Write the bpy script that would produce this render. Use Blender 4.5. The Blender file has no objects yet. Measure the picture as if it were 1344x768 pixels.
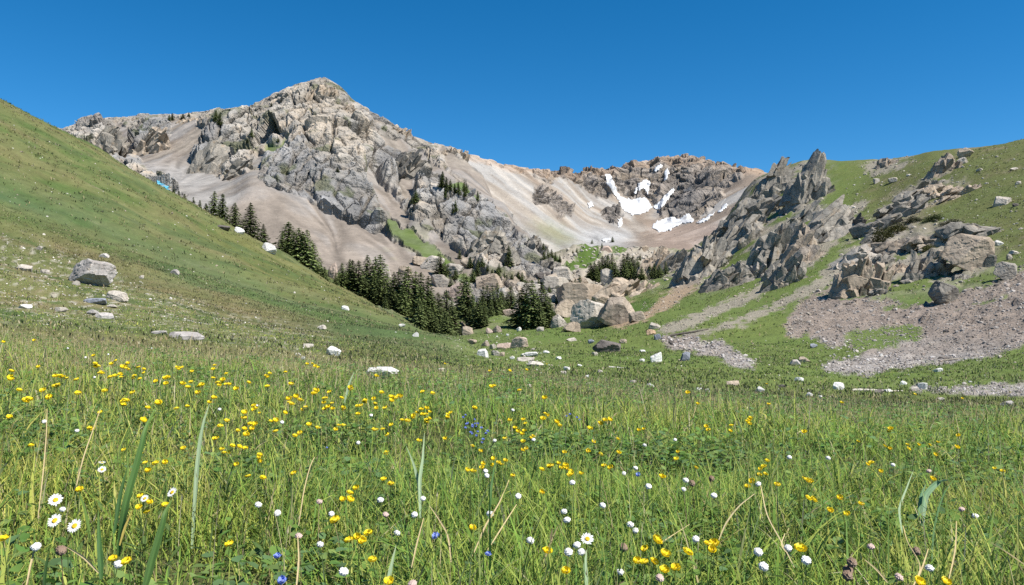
import bpy, math, random
import numpy as np
from mathutils import Vector, Matrix

random.seed(7)
rng = np.random.default_rng(11)
scene = bpy.context.scene
COL = scene.collection

# ------------------------------------------------------------------ camera
F = 1055.0                       # focal length in photo pixels (photo 1344 x 768)
PITCH = math.radians(1.95)
SP, CP = math.sin(PITCH), math.cos(PITCH)
CAMZ = 0.80
cam_d = bpy.data.cameras.new("camera")
cam = bpy.data.objects.new("camera", cam_d)
COL.objects.link(cam)
cam.location = (0, 0, CAMZ)
cam.rotation_euler = (math.pi / 2 + PITCH, 0, 0)
cam_d.sensor_width = 36.0
cam_d.lens = 36.0 * F / 1344.0
cam_d.clip_start = 0.05
cam_d.clip_end = 6000
scene.camera = cam


def unproj(px, py, Y):
    """world point seen at photo pixel (px, py) at forward distance Y"""
    px, py, Y = np.asarray(px, float), np.asarray(py, float), np.asarray(Y, float)
    a, b = (px - 672) / F, (384 - py) / F
    k = Y / (CP - b * SP)
    return np.stack(np.broadcast_arrays(a * k, Y, CAMZ + (SP + b * CP) * k), -1)


def proj(P):
    """photo pixel of world points"""
    x, y, z = P[..., 0], P[..., 1], P[..., 2] - CAMZ
    d = np.maximum(y * CP + z * SP, 0.05)
    v = -y * SP + z * CP
    return 672 + F * x / d, 384 - F * v / d


def ray(px, py):
    a, b = (px - 672) / F, (384 - py) / F
    return Vector((a, CP - b * SP, SP + b * CP)).normalized()


# ------------------------------------------------------------------ noise
def _hash(ix, iy, iz, seed):
    h = (ix.astype(np.int64) * 374761393 + iy.astype(np.int64) * 668265263 + iz.astype(np.int64) * 2147483647 + seed * 974634777) & 0xFFFFFFFF
    h = ((h ^ (h >> 13)) * 1274126177) & 0xFFFFFFFF
    h = ((h ^ (h >> 16)) * 2246822519) & 0xFFFFFFFF
    h = h ^ (h >> 15)
    return (h & 0xFFFFFF).astype(np.float32) / np.float32(0xFFFFFF)


def vnoise(p, seed=0):
    p = np.asarray(p, np.float64)
    i = np.floor(p)
    f = (p - i).astype(np.float32)
    i = i.astype(np.int64)
    f = f * f * f * (f * (f * 6 - 15) + 10)
    out = 0
    for dx in (0, 1):
        wx = f[..., 0] if dx else 1 - f[..., 0]
        for dy in (0, 1):
            wy = f[..., 1] if dy else 1 - f[..., 1]
            for dz in (0, 1):
                wz = f[..., 2] if dz else 1 - f[..., 2]
                out = out + wx * wy * wz * _hash(i[..., 0] + dx, i[..., 1] + dy, i[..., 2] + dz, seed)
    return out * 2 - 1


def fbm(p, octv=4, seed=0, gain=0.5, ridged=False):
    p = np.asarray(p, np.float64)
    a, s, tot = 1.0, 0, 0.0
    for o in range(octv):
        n = vnoise(p * (2.03 ** o) + 17.3 * o, seed + o)
        s = s + a * ((1 - 2 * np.abs(n)) if ridged else n)
        tot += a
        a *= gain
    return s / tot


def cells(p, seed=0):
    """Voronoi blocks: per point a faceted height (-1..1) and a distance-to-joint, for fractured rock"""
    p = np.asarray(p, np.float64)
    i = np.floor(p).astype(np.int64)
    n = p.shape[:-1]
    d1 = np.full(n, 9.0, np.float32)
    d2 = np.full(n, 9.0, np.float32)
    hh = np.zeros(n, np.float32)
    for dx in (-1, 0, 1):
        for dy in (-1, 0, 1):
            for dz in (-1, 0, 1):
                jx, jy, jz = i[..., 0] + dx, i[..., 1] + dy, i[..., 2] + dz
                ha = _hash(jx, jy, jz, seed)
                hb = (ha * 977.13) % 1.0
                hc = (ha * 8231.7) % 1.0
                vx = (jx + ha - p[..., 0]).astype(np.float32)
                vy = (jy + hb - p[..., 1]).astype(np.float32)
                vz = (jz + hc - p[..., 2]).astype(np.float32)
                d = vx * vx + vy * vy + vz * vz
                h1, h2, h3, h4 = (ha * 131.3) % 1.0, (ha * 517.9) % 1.0, (ha * 1213.1) % 1.0, (ha * 3119.7) % 1.0
                val = (h1 * 2 - 1) * 0.75 + (vx * (h2 - .5) + vy * (h3 - .5) + vz * (h4 - .5)) * 1.7
                near = d < d1
                d2 = np.where(near, d1, np.minimum(d2, d))
                hh = np.where(near, val, hh)
                d1 = np.where(near, d, d1)
    return hh, np.sqrt(d2) - np.sqrt(d1)


def sstep(a, b, x):
    t = np.clip((x - a) / (b - a), 0, 1)
    return t * t * (3 - 2 * t)


def lerp(a, b, t):
    return a + (b - a) * t


def cmix(c, d, t):
    return c + (np.asarray(d, np.float32) - c) * np.asarray(t, np.float32)[..., None]


# ------------------------------------------------------------------ masks outlined in photo pixels (only used to say where a ground cover lies)
MW, MH, MX0 = 1000, 400, -330          # half resolution raster covering px -330..1670


def raster(polys, blur=2):
    ys, xs = np.mgrid[0:MH, 0:MW]
    X, Y = xs * 2 + MX0 + 1.0, ys * 2 + 1.0
    m = np.zeros((MH, MW), bool)
    for poly in polys:
        ins = np.zeros((MH, MW), bool)
        n = len(poly)
        for k in range(n):
            (x0, y0), (x1, y1) = poly[k], poly[(k + 1) % n]
            if y0 == y1:
                continue
            c = (y0 > Y) != (y1 > Y)
            ins ^= c & (X < (x1 - x0) * (Y - y0) / (y1 - y0) + x0)
        m |= ins
    m = m.astype(np.float32)
    for _ in range(2):
        for ax in (0, 1):
            if blur:
                k = 2 * blur + 1
                pad = [(0, 0), (0, 0)]
                pad[ax] = (blur + 1, blur)
                cs = np.cumsum(np.pad(m, pad, mode='edge'), axis=ax)
                m = (np.take(cs, range(k, cs.shape[ax]), ax) - np.take(cs, range(0, cs.shape[ax] - k), ax)) / k
    return m


def sample(m, px, py):
    x = np.clip((px - MX0 - 1) / 2, 0, MW - 1.001)
    y = np.clip((py - 1) / 2, 0, MH - 1.001)
    i, j = y.astype(int), x.astype(int)
    fy, fx = y - i, x - j
    return (m[i, j] * (1 - fx) + m[i, j + 1] * fx) * (1 - fy) + (m[i + 1, j] * (1 - fx) + m[i + 1, j + 1] * fx) * fy


# ------------------------------------------------------------------ lofted terrain tables
def pchip(x, Y, xq):
    """monotone cubic along axis 0"""
    x = np.asarray(x, float)
    Y = np.asarray(Y, float)
    h = np.diff(x)
    sh = (-1,) + (1,) * (Y.ndim - 1)
    hh = h.reshape(sh)
    dl = np.diff(Y, axis=0) / hh
    m = np.zeros_like(Y)
    if len(x) > 2:
        w1 = 2 * hh[1:] + hh[:-1]
        w2 = hh[1:] + 2 * hh[:-1]
        a, b = dl[:-1], dl[1:]
        with np.errstate(divide='ignore', invalid='ignore'):
            mm = (w1 + w2) / (w1 / a + w2 / b)
        m[1:-1] = np.where((a * b) > 0, mm, 0)
    m[0], m[-1] = dl[0], dl[-1]
    k = np.clip(np.searchsorted(x, xq) - 1, 0, len(x) - 2)
    t = np.clip((xq - x[k]) / h[k], 0, 1).reshape(sh)
    H = h[k].reshape(sh)
    return ((1 + 2 * t) * (1 - t) ** 2) * Y[k] + t * (1 - t) ** 2 * H * m[k] + t * t * (3 - 2 * t) * Y[k + 1] + t * t * (t - 1) * H * m[k + 1]


class Loft:
    """terrain height z(x, y) from profiles: per bearing (px) a list of (distance y, photo height py)"""
    def __init__(self, cols, y0, y1, n=500, npx=400):
        pxs = sorted(cols)
        self.ly = np.linspace(math.log(y0), math.log(y1), n)
        T = []
        for px in pxs:
            pr = cols[px]
            ys = np.array([p[0] for p in pr], float)
            zs = unproj(px, np.array([p[1] for p in pr], float), ys)[:, 2]
            T.append(pchip(np.log(ys), zs, self.ly))
        self.pq = np.linspace(pxs[0], pxs[-1], npx)
        self.T = pchip(np.array(pxs, float), np.array(T), self.pq)

    def __call__(self, x, y):
        yy = np.maximum(y, math.exp(self.ly[0]))
        px = 672 + F * x / yy
        j = np.clip((px - self.pq[0]) / (self.pq[1] - self.pq[0]), 0, len(self.pq) - 1.001)
        i = np.clip((np.log(yy) - self.ly[0]) / (self.ly[1] - self.ly[0]), 0, len(self.ly) - 1.001)
        a, b = j.astype(int), i.astype(int)
        fa, fb = j - a, i - b
        T = self.T
        return (T[a, b] * (1 - fb) + T[a, b + 1] * fb) * (1 - fa) + (T[a + 1, b] * (1 - fb) + T[a + 1, b + 1] * fb) * fa


# ------------------------------------------------------------------ meshes
def mesh_np(name, V, Q, tris=False, smooth=False):
    me = bpy.data.meshes.new(name)
    V = np.ascontiguousarray(V, np.float32)
    Q = np.ascontiguousarray(Q, np.int32)
    nf, k = Q.shape
    me.vertices.add(len(V))
    me.vertices.foreach_set("co", V.ravel())
    me.loops.add(nf * k)
    me.loops.foreach_set("vertex_index", Q.ravel())
    me.polygons.add(nf)
    me.polygons.foreach_set("loop_start", np.arange(0, nf * k, k, dtype=np.int32))
    me.polygons.foreach_set("loop_total", np.full(nf, k, np.int32))
    me.polygons.foreach_set("use_smooth", np.full(nf, smooth, bool))
    me.update(calc_edges=True)
    return me


def set_col(me, c, name="col"):
    c = np.asarray(c, np.float32)
    if c.shape[1] == 3:
        c = np.concatenate([c, np.ones((len(c), 1), np.float32)], 1)
    at = me.attributes.new(name, 'FLOAT_COLOR', 'POINT')
    at.data.foreach_set("color", np.ascontiguousarray(np.clip(c, 0, 1)).ravel())


def link(name, me, mat=None, parent=None):
    o = bpy.data.objects.new(name, me)
    COL.objects.link(o)
    if mat is not None and not me.materials:
        me.materials.append(mat)
    if parent is not None:
        o.parent = parent
    return o


def tag(o, label=None, cat=None, group=None, kind=None):
    if label:
        o["label"] = label
    if cat:
        o["category"] = cat
    if group:
        o["group"] = group
    if kind:
        o["kind"] = kind
    return o


def grid_faces(nr, nc):
    idx = np.arange(nr * nc).reshape(nr, nc)
    return np.stack([idx[:-1, :-1], idx[:-1, 1:], idx[1:, 1:], idx[1:, :-1]], -1).reshape(-1, 4)


def grid_normals(P):
    du = np.gradient(P, axis=1)
    dv = np.gradient(P, axis=0)
    n = np.cross(du, dv)
    n /= np.linalg.norm(n, axis=-1, keepdims=True) + 1e-9
    n[n[..., 2] < 0] *= -1
    return n


# ------------------------------------------------------------------ materials
def new_mat(name):
    m = bpy.data.materials.new(name)
    m.use_nodes = True
    nt = m.node_tree
    nt.nodes.clear()
    out = nt.nodes.new("ShaderNodeOutputMaterial")
    bs = nt.nodes.new("ShaderNodeBsdfPrincipled")
    nt.links.new(bs.outputs[0], out.inputs[0])
    return m, nt, bs, out


def N(nt, typ, **kw):
    n = nt.nodes.new(typ)
    for k, v in kw.items():
        if k.startswith("i_"):
            key = k[2:]
            n.inputs[int(key) if key.isdigit() else key].default_value = v
        else:
            setattr(n, k, v)
    return n


def mathn(nt, op, a, b=None, c=None):
    n = nt.nodes.new("ShaderNodeMath")
    n.operation = op
    for i, v in enumerate((a, b, c)):
        if v is None:
            continue
        if isinstance(v, (int, float)):
            n.inputs[i].default_value = v
        else:
            nt.links.new(v, n.inputs[i])
    return n.outputs[0]


def noise_out(nt, vec, scale, detail=4, rough=0.6):
    n = N(nt, "ShaderNodeTexNoise")
    n.inputs["Scale"].default_value = scale
    n.inputs["Detail"].default_value = detail
    n.inputs["Roughness"].default_value = rough
    nt.links.new(vec, n.inputs["Vector"])
    return n.outputs["Fac"]


def scale_col(nt, col, fac):
    v = nt.nodes.new("ShaderNodeVectorMath")
    v.operation = 'SCALE'
    nt.links.new(col, v.inputs[0])
    nt.links.new(fac, v.inputs["Scale"])
    return v.outputs[0]


def maprange(nt, v, a, b, c, d):
    n = N(nt, "ShaderNodeMapRange")
    nt.links.new(v, n.inputs[0])
    for i, x in enumerate((a, b, c, d)):
        n.inputs[i + 1].default_value = x
    return n.outputs[0]


def ground_mat(name, scales, amps, bump_dist, rough=0.95, spec=0.1, bumpstr=0.6):
    """vertex colour (where each ground cover lies) times fine noise, with bump"""
    m, nt, bs, out = new_mat(name)
    at = N(nt, "ShaderNodeAttribute", attribute_name="col")
    geo = N(nt, "ShaderNodeNewGeometry")
    pos = geo.outputs["Position"]
    f = None
    h = None
    for s, a in zip(scales, amps):
        no = noise_out(nt, pos, s, 5, 0.65)
        g = maprange(nt, no, 0.28, 0.72, 1 - a, 1 + a)
        f = g if f is None else mathn(nt, 'MULTIPLY', f, g)
        hh = mathn(nt, 'MULTIPLY', no, 1.0 / s)
        h = hh if h is None else mathn(nt, 'ADD', h, hh)
    nt.links.new(scale_col(nt, at.outputs["Color"], f), bs.inputs["Base Color"])
    b = N(nt, "ShaderNodeBump")
    nt.links.new(mathn(nt, 'MULTIPLY', at.outputs["Alpha"], bumpstr), b.inputs["Strength"])
    b.inputs["Distance"].default_value = bump_dist
    nt.links.new(h, b.inputs["Height"])
    nt.links.new(b.outputs[0], bs.inputs["Normal"])
    bs.inputs["Roughness"].default_value = rough
    bs.inputs["Specular IOR Level"].default_value = spec
    return m


# ------------------------------------------------------------------ light
SUN_EL, SUN_AZ = math.radians(53), math.radians(118)    # azimuth clockwise from +Y (camera looks along +Y): from the right, a little behind
w = bpy.data.worlds.new("World")
scene.world = w
w.use_nodes = True
nt = w.node_tree
bg = nt.nodes["Background"]
sky = nt.nodes.new("ShaderNodeTexSky")
sky.sky_type = 'NISHITA'
sky.sun_disc = False
sky.sun_elevation = SUN_EL
sky.sun_rotation = SUN_AZ
sky.altitude = 3200
sky.air_density = 1.0
sky.dust_density = 0.15
sky.ozone_density = 3.0
hsv = nt.nodes.new("ShaderNodeHueSaturation")
hsv.inputs["Saturation"].default_value = 1.36
hsv.inputs["Hue"].default_value = 0.494
nt.links.new(sky.outputs[0], hsv.inputs["Color"])
nt.links.new(hsv.outputs[0], bg.inputs[0])
bg.inputs[1].default_value = 0.098
sun_d = bpy.data.lights.new("sun", 'SUN')
sun_d.energy = 5.0
sun_d.angle = math.radians(0.5)
sun_d.color = (1.0, 0.955, 0.88)
sun = bpy.data.objects.new("sun", sun_d)
COL.objects.link(sun)
sd = Vector((math.sin(SUN_AZ) * math.cos(SUN_EL), math.cos(SUN_AZ) * math.cos(SUN_EL), math.sin(SUN_EL)))
sun.rotation_euler = sd.to_track_quat('Z', 'Y').to_euler()
sun.location = (60, -30, 80)
vs = scene.view_settings
vs.view_transform = 'Standard'
vs.look = 'None'
vs.exposure = 0.64
vs.gamma = 1
vs.use_curve_mapping = False
scene.cycles.max_bounces = 5
scene.cycles.diffuse_bounces = 2
scene.cycles.transmission_bounces = 3
scene.cycles.transparent_max_bounces = 4
scene.cycles.use_denoising = False
# ================================================================== TERRAIN
# ground sheet: meadow, hillside on the left, valley floor, hillside on the right
GCOL = {
    -800: [(1.5, 850), (6, 470), (10, 330), (14, 290), (25, 200), (40, 110), (70, 20), (110, -60), (150, -90), (180, -70), (260, 0), (640, 200)],
    -300: [(1.5, 900), (6, 505), (10, 415), (14, 380), (25, 320), (40, 250), (70, 140), (110, 30), (145, -5), (165, 5), (260, 120), (640, 260)],
    0: [(1.5, 960), (6, 535), (10, 465), (14, 440), (25, 405), (40, 354), (70, 265), (110, 165), (140, 137), (158, 150), (240, 258), (640, 330)],
    100: [(1.5, 970), (6, 540), (10, 474), (14, 452), (25, 418), (40, 376), (70, 298), (110, 213), (142, 187), (160, 200), (240, 275), (640, 335)],
    200: [(1.5, 975), (6, 548), (10, 484), (14, 463), (25, 430), (40, 395), (70, 330), (110, 264), (145, 240), (162, 252), (240, 290), (640, 340)],
    300: [(1.5, 980), (6, 554), (10, 491), (14, 471), (25, 444), (40, 415), (70, 364), (110, 316), (145, 297), (162, 306), (240, 322), (640, 345)],
    400: [(1.5, 985), (6, 560), (10, 498), (14, 479), (25, 457), (40, 433), (70, 396), (110, 364), (140, 350), (160, 357), (240, 346), (640, 350)],
    500: [(1.5, 985), (6, 563), (10, 504), (14, 488), (25, 470), (40, 452), (70, 422), (100, 406), (118, 402), (140, 412), (190, 402), (240, 364), (640, 352)],
    600: [(1.5, 985), (6, 565), (10, 509), (14, 496), (25, 480), (40, 468), (60, 454), (76, 450), (95, 462), (150, 440), (190, 425), (240, 384), (640, 352)],
    640: [(1.5, 985), (6, 565), (10, 511), (14, 499), (25, 484), (38, 475), (48, 471), (65, 474), (110, 455), (150, 436), (190, 418), (240, 396), (640, 375)],
    690: [(1.5, 985), (6, 566), (10, 512), (14, 501), (25, 487), (40, 478), (60, 467), (90, 453), (120, 441), (160, 429), (200, 419), (240, 402), (330, 372), (480, 352), (640, 372)],
    760: [(1.5, 985), (6, 567), (10, 514), (14, 503), (25, 490), (40, 480), (60, 466), (90, 451), (120, 438), (150, 426), (190, 410), (240, 396), (300, 367), (360, 345), (430, 326), (480, 352), (640, 372)],
    850: [(1.5, 985), (6, 569), (10, 517), (14, 506), (25, 493), (40, 480), (60, 463), (90, 441), (120, 422), (160, 403), (200, 388), (240, 374), (300, 360), (360, 343), (430, 327), (480, 352), (640, 372)],
    930: [(1.5, 985), (6, 572), (10, 521), (14, 510), (25, 496), (40, 480), (60, 458), (90, 430), (120, 408), (160, 382), (200, 362), (250, 335), (290, 318), (330, 312), (400, 326), (640, 375)],
    1000: [(1.5, 985), (6, 575), (10, 525), (14, 514), (25, 500), (40, 481), (60, 456), (90, 422), (120, 394), (160, 358), (200, 325), (250, 284), (300, 246), (335, 232), (380, 240), (640, 375)],
    1070: [(1.5, 985), (6, 578), (10, 528), (14, 518), (25, 505), (40, 485), (60, 456), (90, 412), (120, 374), (160, 330), (200, 290), (250, 245), (290, 217), (320, 209), (370, 230), (640, 375)],
    1150: [(1.5, 985), (6, 582), (10, 532), (14, 521), (25, 508), (40, 488), (60, 454), (90, 402), (120, 354), (160, 302), (200, 260), (240, 227), (280, 210), (310, 214), (640, 375)],
    1240: [(1.5, 985), (6, 586), (10, 536), (14, 524), (25, 510), (40, 484), (60, 444), (90, 384), (115, 338), (150, 284), (190, 232), (220, 207), (245, 198), (270, 204), (640, 320)],
    1344: [(1.5, 985), (6, 590), (10, 540), (14, 527), (25, 508), (40, 474), (60, 424), (85, 368), (110, 318), (140, 263), (175, 212), (200, 190), (215, 184), (240, 192), (640, 320)],
    1700: [(1.5, 985), (6, 595), (10, 545), (14, 530), (25, 500), (40, 445), (60, 360), (85, 270), (110, 200), (140, 140), (165, 110), (180, 104), (205, 120), (640, 300)],
    2200: [(1.5, 985), (6, 600), (10, 550), (14, 530), (25, 480), (40, 400), (60, 290), (85, 180), (110, 90), (140, 30), (165, 10), (180, 10), (205, 40), (640, 300)],
}
for _px in GCOL:                      # the meadow brow falls away sooner towards the right
    _k = min(max((_px - 700) / 200.0, 0), 1)
    _o = {6: 8, 10: 17, 14: 15, 25: 8, 40: 3}
    GCOL[_px] = [(_y, _p + _k * _o.get(_y, 0)) for _y, _p in GCOL[_px]]
G0 = Loft(GCOL, 1.5, 640)


def GH(x, y, fine=True):
    z = G0(x, y)
    p = np.stack([x, y, np.zeros_like(x)], -1)
    far = sstep(8, 60, np.maximum(y, 1))
    z = z + fbm(p * 0.30, 3, 3) * lerp(0.05, 0.22, far) + fbm(p * 0.055, 3, 5) * 0.9 * far
    hill = sstep(-6, -30, x) * sstep(10, 40, y) * sstep(230, 170, y)
    z = z + hill * (1.1 * fbm(p * .045 + 5.5, 3, 12) + .35 * fbm(p * np.array([.22, .10, 1]), 3, 13))
    if fine:
        z = z + fbm(p * 1.1, 3, 9) * lerp(0.02, 0.09, far)
    return z


def ground_hit(px, py, h=0.0, ymin=1.0, ymax=420.0):
    """points where rays through photo pixels meet the ground raised by h"""
    px, py = np.atleast_1d(np.asarray(px, float)), np.atleast_1d(np.asarray(py, float))
    ys = np.exp(np.linspace(math.log(ymin), math.log(ymax), 900))
    out = []
    for a, b in zip(px, py):
        P = unproj(a, b, ys)
        g = P[:, 2] - GH(P[:, 0], ys) - h
        k = np.nonzero(g < 0)[0]
        if len(k) == 0:
            j = int(np.argmin(g))
            out.append((P[j, 0], P[j, 1], P[j, 2] - g[j]))
            continue
        k = k[0]
        if k == 0:
            yy = ys[0]
        else:
            t = g[k - 1] / (g[k - 1] - g[k])
            yy = ys[k - 1] + t * (ys[k] - ys[k - 1])
        p = unproj(a, b, yy)
        out.append((p[0], yy, p[2] - h))
    return np.array(out)


def warp(px, py, amt, sc=0.06, seed=40):
    q = np.stack([px * sc, py * sc, np.zeros_like(px)], -1)
    return px + amt * fbm(q, 3, seed), py + amt * fbm(q + 31.7, 3, seed + 5)


def fall_streaks(Hf, P, step, n=10, sc=(.12, .12, .12), seed=90):
    """colour noise smeared down the fall line, as rockfall and water leave it on scree"""
    x, y = P[..., 0].copy(), P[..., 1].copy()
    acc = 0
    for k in range(n):
        e = 4.0
        gx = (Hf(x + e, y) - Hf(x - e, y)) / (2 * e)
        gy = (Hf(x, y + e) - Hf(x, y - e)) / (2 * e)
        L = np.sqrt(gx * gx + gy * gy) + 1e-6
        acc = acc + fbm(np.stack([x * sc[0], y * sc[1], 0 * x], -1), 2, seed)
        x += gx / L * step
        y += gy / L * step
    return acc / n * math.sqrt(n) * .8


def rot_coords(P, ang_y, ang_z, s):
    """coordinates turned to the dip of the beds, stretched along them"""
    ca, sa, cz, sz = math.cos(ang_y), math.sin(ang_y), math.cos(ang_z), math.sin(ang_z)
    x, y, z = P[..., 0], P[..., 1], P[..., 2]
    x1, y1 = x * cz - y * sz, x * sz + y * cz
    x2, z2 = x1 * ca - z * sa, x1 * sa + z * ca
    return np.stack([x2 * s[0], y1 * s[1], z2 * s[2]], -1)


# ---- ground colours
M_TEAL = raster([[(0, 268), (150, 318), (300, 380), (440, 425), (600, 468), (620, 458), (430, 402), (300, 358), (150, 290), (0, 235), (-330, 130), (-330, 160)]], 6)
M_BROWN = raster([[(-330, 200), (60, 318), (130, 330), (250, 378), (420, 428), (440, 440), (300, 415), (220, 388), (130, 348), (60, 337), (-330, 235)]], 4)
M_SPECK = raster([[(-330, 220), (0, 305), (60, 325), (220, 390), (430, 440), (440, 470), (300, 450), (220, 430), (0, 420), (-330, 400)]], 6)
M_TALUS = raster([[(1115, 335), (1090, 375), (1050, 395), (1030, 415), (1035, 445), (1062, 440), (1085, 455), (1110, 452), (1140, 468), (1075, 478), (1090, 492), (1150, 491), (1210, 480), (1290, 470), (1344, 452), (1670, 380), (1670, 300), (1344, 352), (1300, 372), (1240, 388), (1200, 402), (1160, 392), (1130, 385)],
                  [(860, 442), (905, 440), (952, 450), (988, 474), (992, 486), (962, 482), (940, 466), (880, 456)],
                  [(1195, 503), (1230, 509), (1290, 505), (1344, 502), (1500, 490), (1500, 512), (1344, 520), (1270, 517), (1200, 513)]], 2)
M_TALGREEN = raster([[(1118, 434), (1160, 428), (1205, 428), (1216, 440), (1185, 452), (1130, 466), (1105, 456)]], 2)
M_PATH = raster([[(1140, 262), (1115, 300), (1080, 340), (1000, 388), (930, 420), (870, 442), (850, 436), (920, 408), (990, 376), (1060, 330), (1100, 290), (1132, 255)],
                 [(1165, 320), (1120, 350), (1060, 388), (980, 425), (900, 446), (880, 446), (990, 408), (1060, 372), (1110, 335), (1150, 310)],
                 [(1128, 215), (1205, 203), (1190, 216), (1140, 234)], [(1200, 300), (1160, 330), (1120, 352), (1150, 322), (1190, 290)]], 2)
M_PINK = raster([[(903, 350), (928, 348), (905, 388), (868, 408), (852, 408), (880, 380)], [(795, 392), (845, 398), (866, 412), (830, 428), (796, 432)], [(1030, 415), (1060, 395), (1080, 400), (1050, 440), (1032, 445)]], 2)
M_ROCKY = raster([[(985, 225), (1040, 200), (1085, 215), (1090, 250), (1060, 300), (1010, 350), (930, 382), (870, 372), (820, 385), (790, 380), (830, 350), (890, 325), (930, 300), (965, 250)],
                  [(1240, 215), (1270, 240), (1230, 260), (1180, 290), (1150, 310), (1090, 350), (1130, 300), (1170, 262), (1210, 235)],
                  [(1100, 330), (1180, 300), (1260, 290), (1310, 320), (1290, 370), (1150, 385), (1100, 370)],
                  [(470, 360), (600, 345), (700, 380), (760, 400), (690, 412), (610, 430), (560, 420), (500, 395)]], 4)
M_LITTER = raster([[(640, 438), (700, 440), (740, 470), (720, 492), (670, 480), (620, 465)], [(585, 425), (610, 440), (640, 470), (615, 468), (590, 450)]], 4)
M_FARROCK = raster([[(690, 345), (760, 316), (860, 318), (900, 335), (830, 372), (720, 402), (650, 398)]], 4)
M_FARGREEN = raster([[(715, 345), (725, 338), (740, 350), (760, 350), (765, 358), (725, 360)], [(755, 338), (765, 320), (785, 318), (790, 335)], [(795, 328), (815, 318), (830, 325), (815, 335)], [(750, 340), (785, 340), (780, 352), (750, 352)], [(800, 415), (835, 395), (870, 392), (840, 415)]], 2)

NRG, NCG = 560, 760
tY = -5 + np.exp(np.linspace(math.log(1.2), math.log(645), NRG))
tS = np.linspace(-1.45, 1.45, NCG)
Yg = np.repeat(tY[:, None], NCG, 1)
Xg = (Yg + 7.0) * tS[None, :]
Zg = GH(Xg, Yg)
Pg = np.stack([Xg, Yg, Zg], -1)
# beyond the ridges the sheet runs on as a low skirt out to the horizon
gpx, gpy = proj(Pg)
wx, wy = warp(gpx, gpy, 9)
P3 = Pg
fw = fbm(P3 * np.array([.9, .9, .9]), 4, 21)
fm = fbm(P3 * .16, 4, 22)
fl = fbm(P3 * .035, 3, 23)
base = np.array([0.118, 0.134, 0.046], np.float32)
col = np.broadcast_to(base, Pg.shape).copy()
col = cmix(col, (0.082, 0.118, 0.032), sstep(-.05, .35, fm))            # lush
col = cmix(col, (0.135, 0.132, 0.042), sstep(.05, .45, fl + .35 * fm) * .75)   # dry, straw
col = cmix(col, (0.048, 0.082, 0.020), sstep(.22, .5, fw) * .6)
# hillside on the left: streaks that run along the slope
hl = sstep(700, 560, gpx) * sstep(9, 22, Yg)
st = fall_streaks(G0, Pg, 1.6, 10, (.26, .26, .26), 31)
st2 = fall_streaks(G0, Pg, .7, 8, (.8, .8, .8), 35)
col = cmix(col, (0.150, 0.150, 0.060), hl * sstep(-.2, .7, st + .5 * st2) * .85)
col = cmix(col, (0.26, 0.235, 0.15), hl * sstep(.55, 1.1, st2) * .45)
col = cmix(col, (0.062, 0.100, 0.028), hl * sstep(.2, .9, -st - .4 * st2) * .8)
hp = fbm(P3 * np.array([.11, .11, .11]) + 3, 4, 37)
col = cmix(col, (0.135, 0.118, 0.050), hl * sstep(.08, .42, hp + .35 * st) * .40)
col = cmix(col, (0.074, 0.104, 0.036), hl * sstep(.10, .45, -hp + .3 * st2) * .8)
col = col * (1 + hl * .28 * fw)[..., None]
col = cmix(col, (0.058, 0.118, 0.046), sample(M_TEAL, wx, wy) * (.55 + .35 * st))
col = cmix(col, (0.165, 0.120, 0.062), np.clip(sample(M_BROWN, wx, wy) * (.45 + .9 * fm + .5 * fw), 0, .65))
spk = np.clip(sample(M_SPECK, wx, wy), 0, 1)
col = cmix(col, (0.185, 0.145, 0.080), spk * sstep(.02, .35, fw + .4 * fm) * .65)
stones = fbm(P3 * 5.2, 3, 24)
col = cmix(col, (0.36, 0.33, 0.27), np.clip(spk + .8 * sample(M_LITTER, wx, wy), 0, 1) * sstep(.30, .38, stones) * .8)
# valley grass greener
vg = sstep(16, 30, Yg) * sstep(560, 640, gpx) * (1 - sstep(240, 320, Yg))
col = cmix(col, (0.112, 0.158, 0.040), vg * .7)
# upper hill on the right: olive, dry
uh = sstep(1090, 1180, gpx) * sstep(370, 300, gpy) * sstep(60, 90, Yg)
col = cmix(col, (0.115, 0.112, 0.036), uh * (.55 + .6 * fm))
col = cmix(col, (0.20, 0.165, 0.105), uh * sstep(.18, .42, fm + .5 * fw) * .6)
# rock debris, paths, talus
wx2, wy2 = warp(gpx, gpy, 7, .11, 60)
wx2 += 5 * fbm(P3 * .5, 3, 70)
wy2 += 4 * fbm(P3 * .5 + 9, 3, 71)
grain = fbm(P3 * 1.7, 4, 25)
col = cmix(col, (0.265, 0.235, 0.185), sstep(.45, .68, sample(M_PATH, wx2, wy2) + .40 * fm + .30 * fw) * .92)
col = cmix(col, (0.34, 0.24, 0.17), sstep(.35, .62, sample(M_PINK, wx2, wy2) + .3 * fm + .25 * fw) * .85)
tal = sstep(.3, .7, sample(M_TALUS, wx2, wy2)) * (1 - sstep(.3, .6, sample(M_TALGREEN, wx2, wy2)))
tal = tal * (1 - .9 * sstep(.28, .40, fm + .3 * fw) * (gpy < 410))
talc = cmix(np.broadcast_to(np.array([0.222, 0.182, 0.150], np.float32), Pg.shape).copy(), (0.27, 0.245, 0.22), sstep(430, 480, gpy + 25 * fm))
col = col + (talc * (1 + .35 * grain[..., None]) - col) * tal[..., None].astype(np.float32)
rk = np.clip(sample(M_ROCKY, wx2, wy2), 0, 1) * sstep(-.12, .12, fm + .4 * fw)
col = cmix(col, (0.27, 0.235, 0.195), rk * .9)
fr = np.clip(sample(M_FARROCK, wx2, wy2), 0, 1) * sstep(150, 200, Yg)
col = cmix(col, (0.34, 0.30, 0.25), fr * .95)
col = cmix(col, (0.075, 0.120, 0.026), sstep(.35, .65, sample(M_FARGREEN, wx2, wy2)))
col = cmix(col, (0.33, 0.29, 0.245), sstep(420, 470, Yg))
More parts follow.
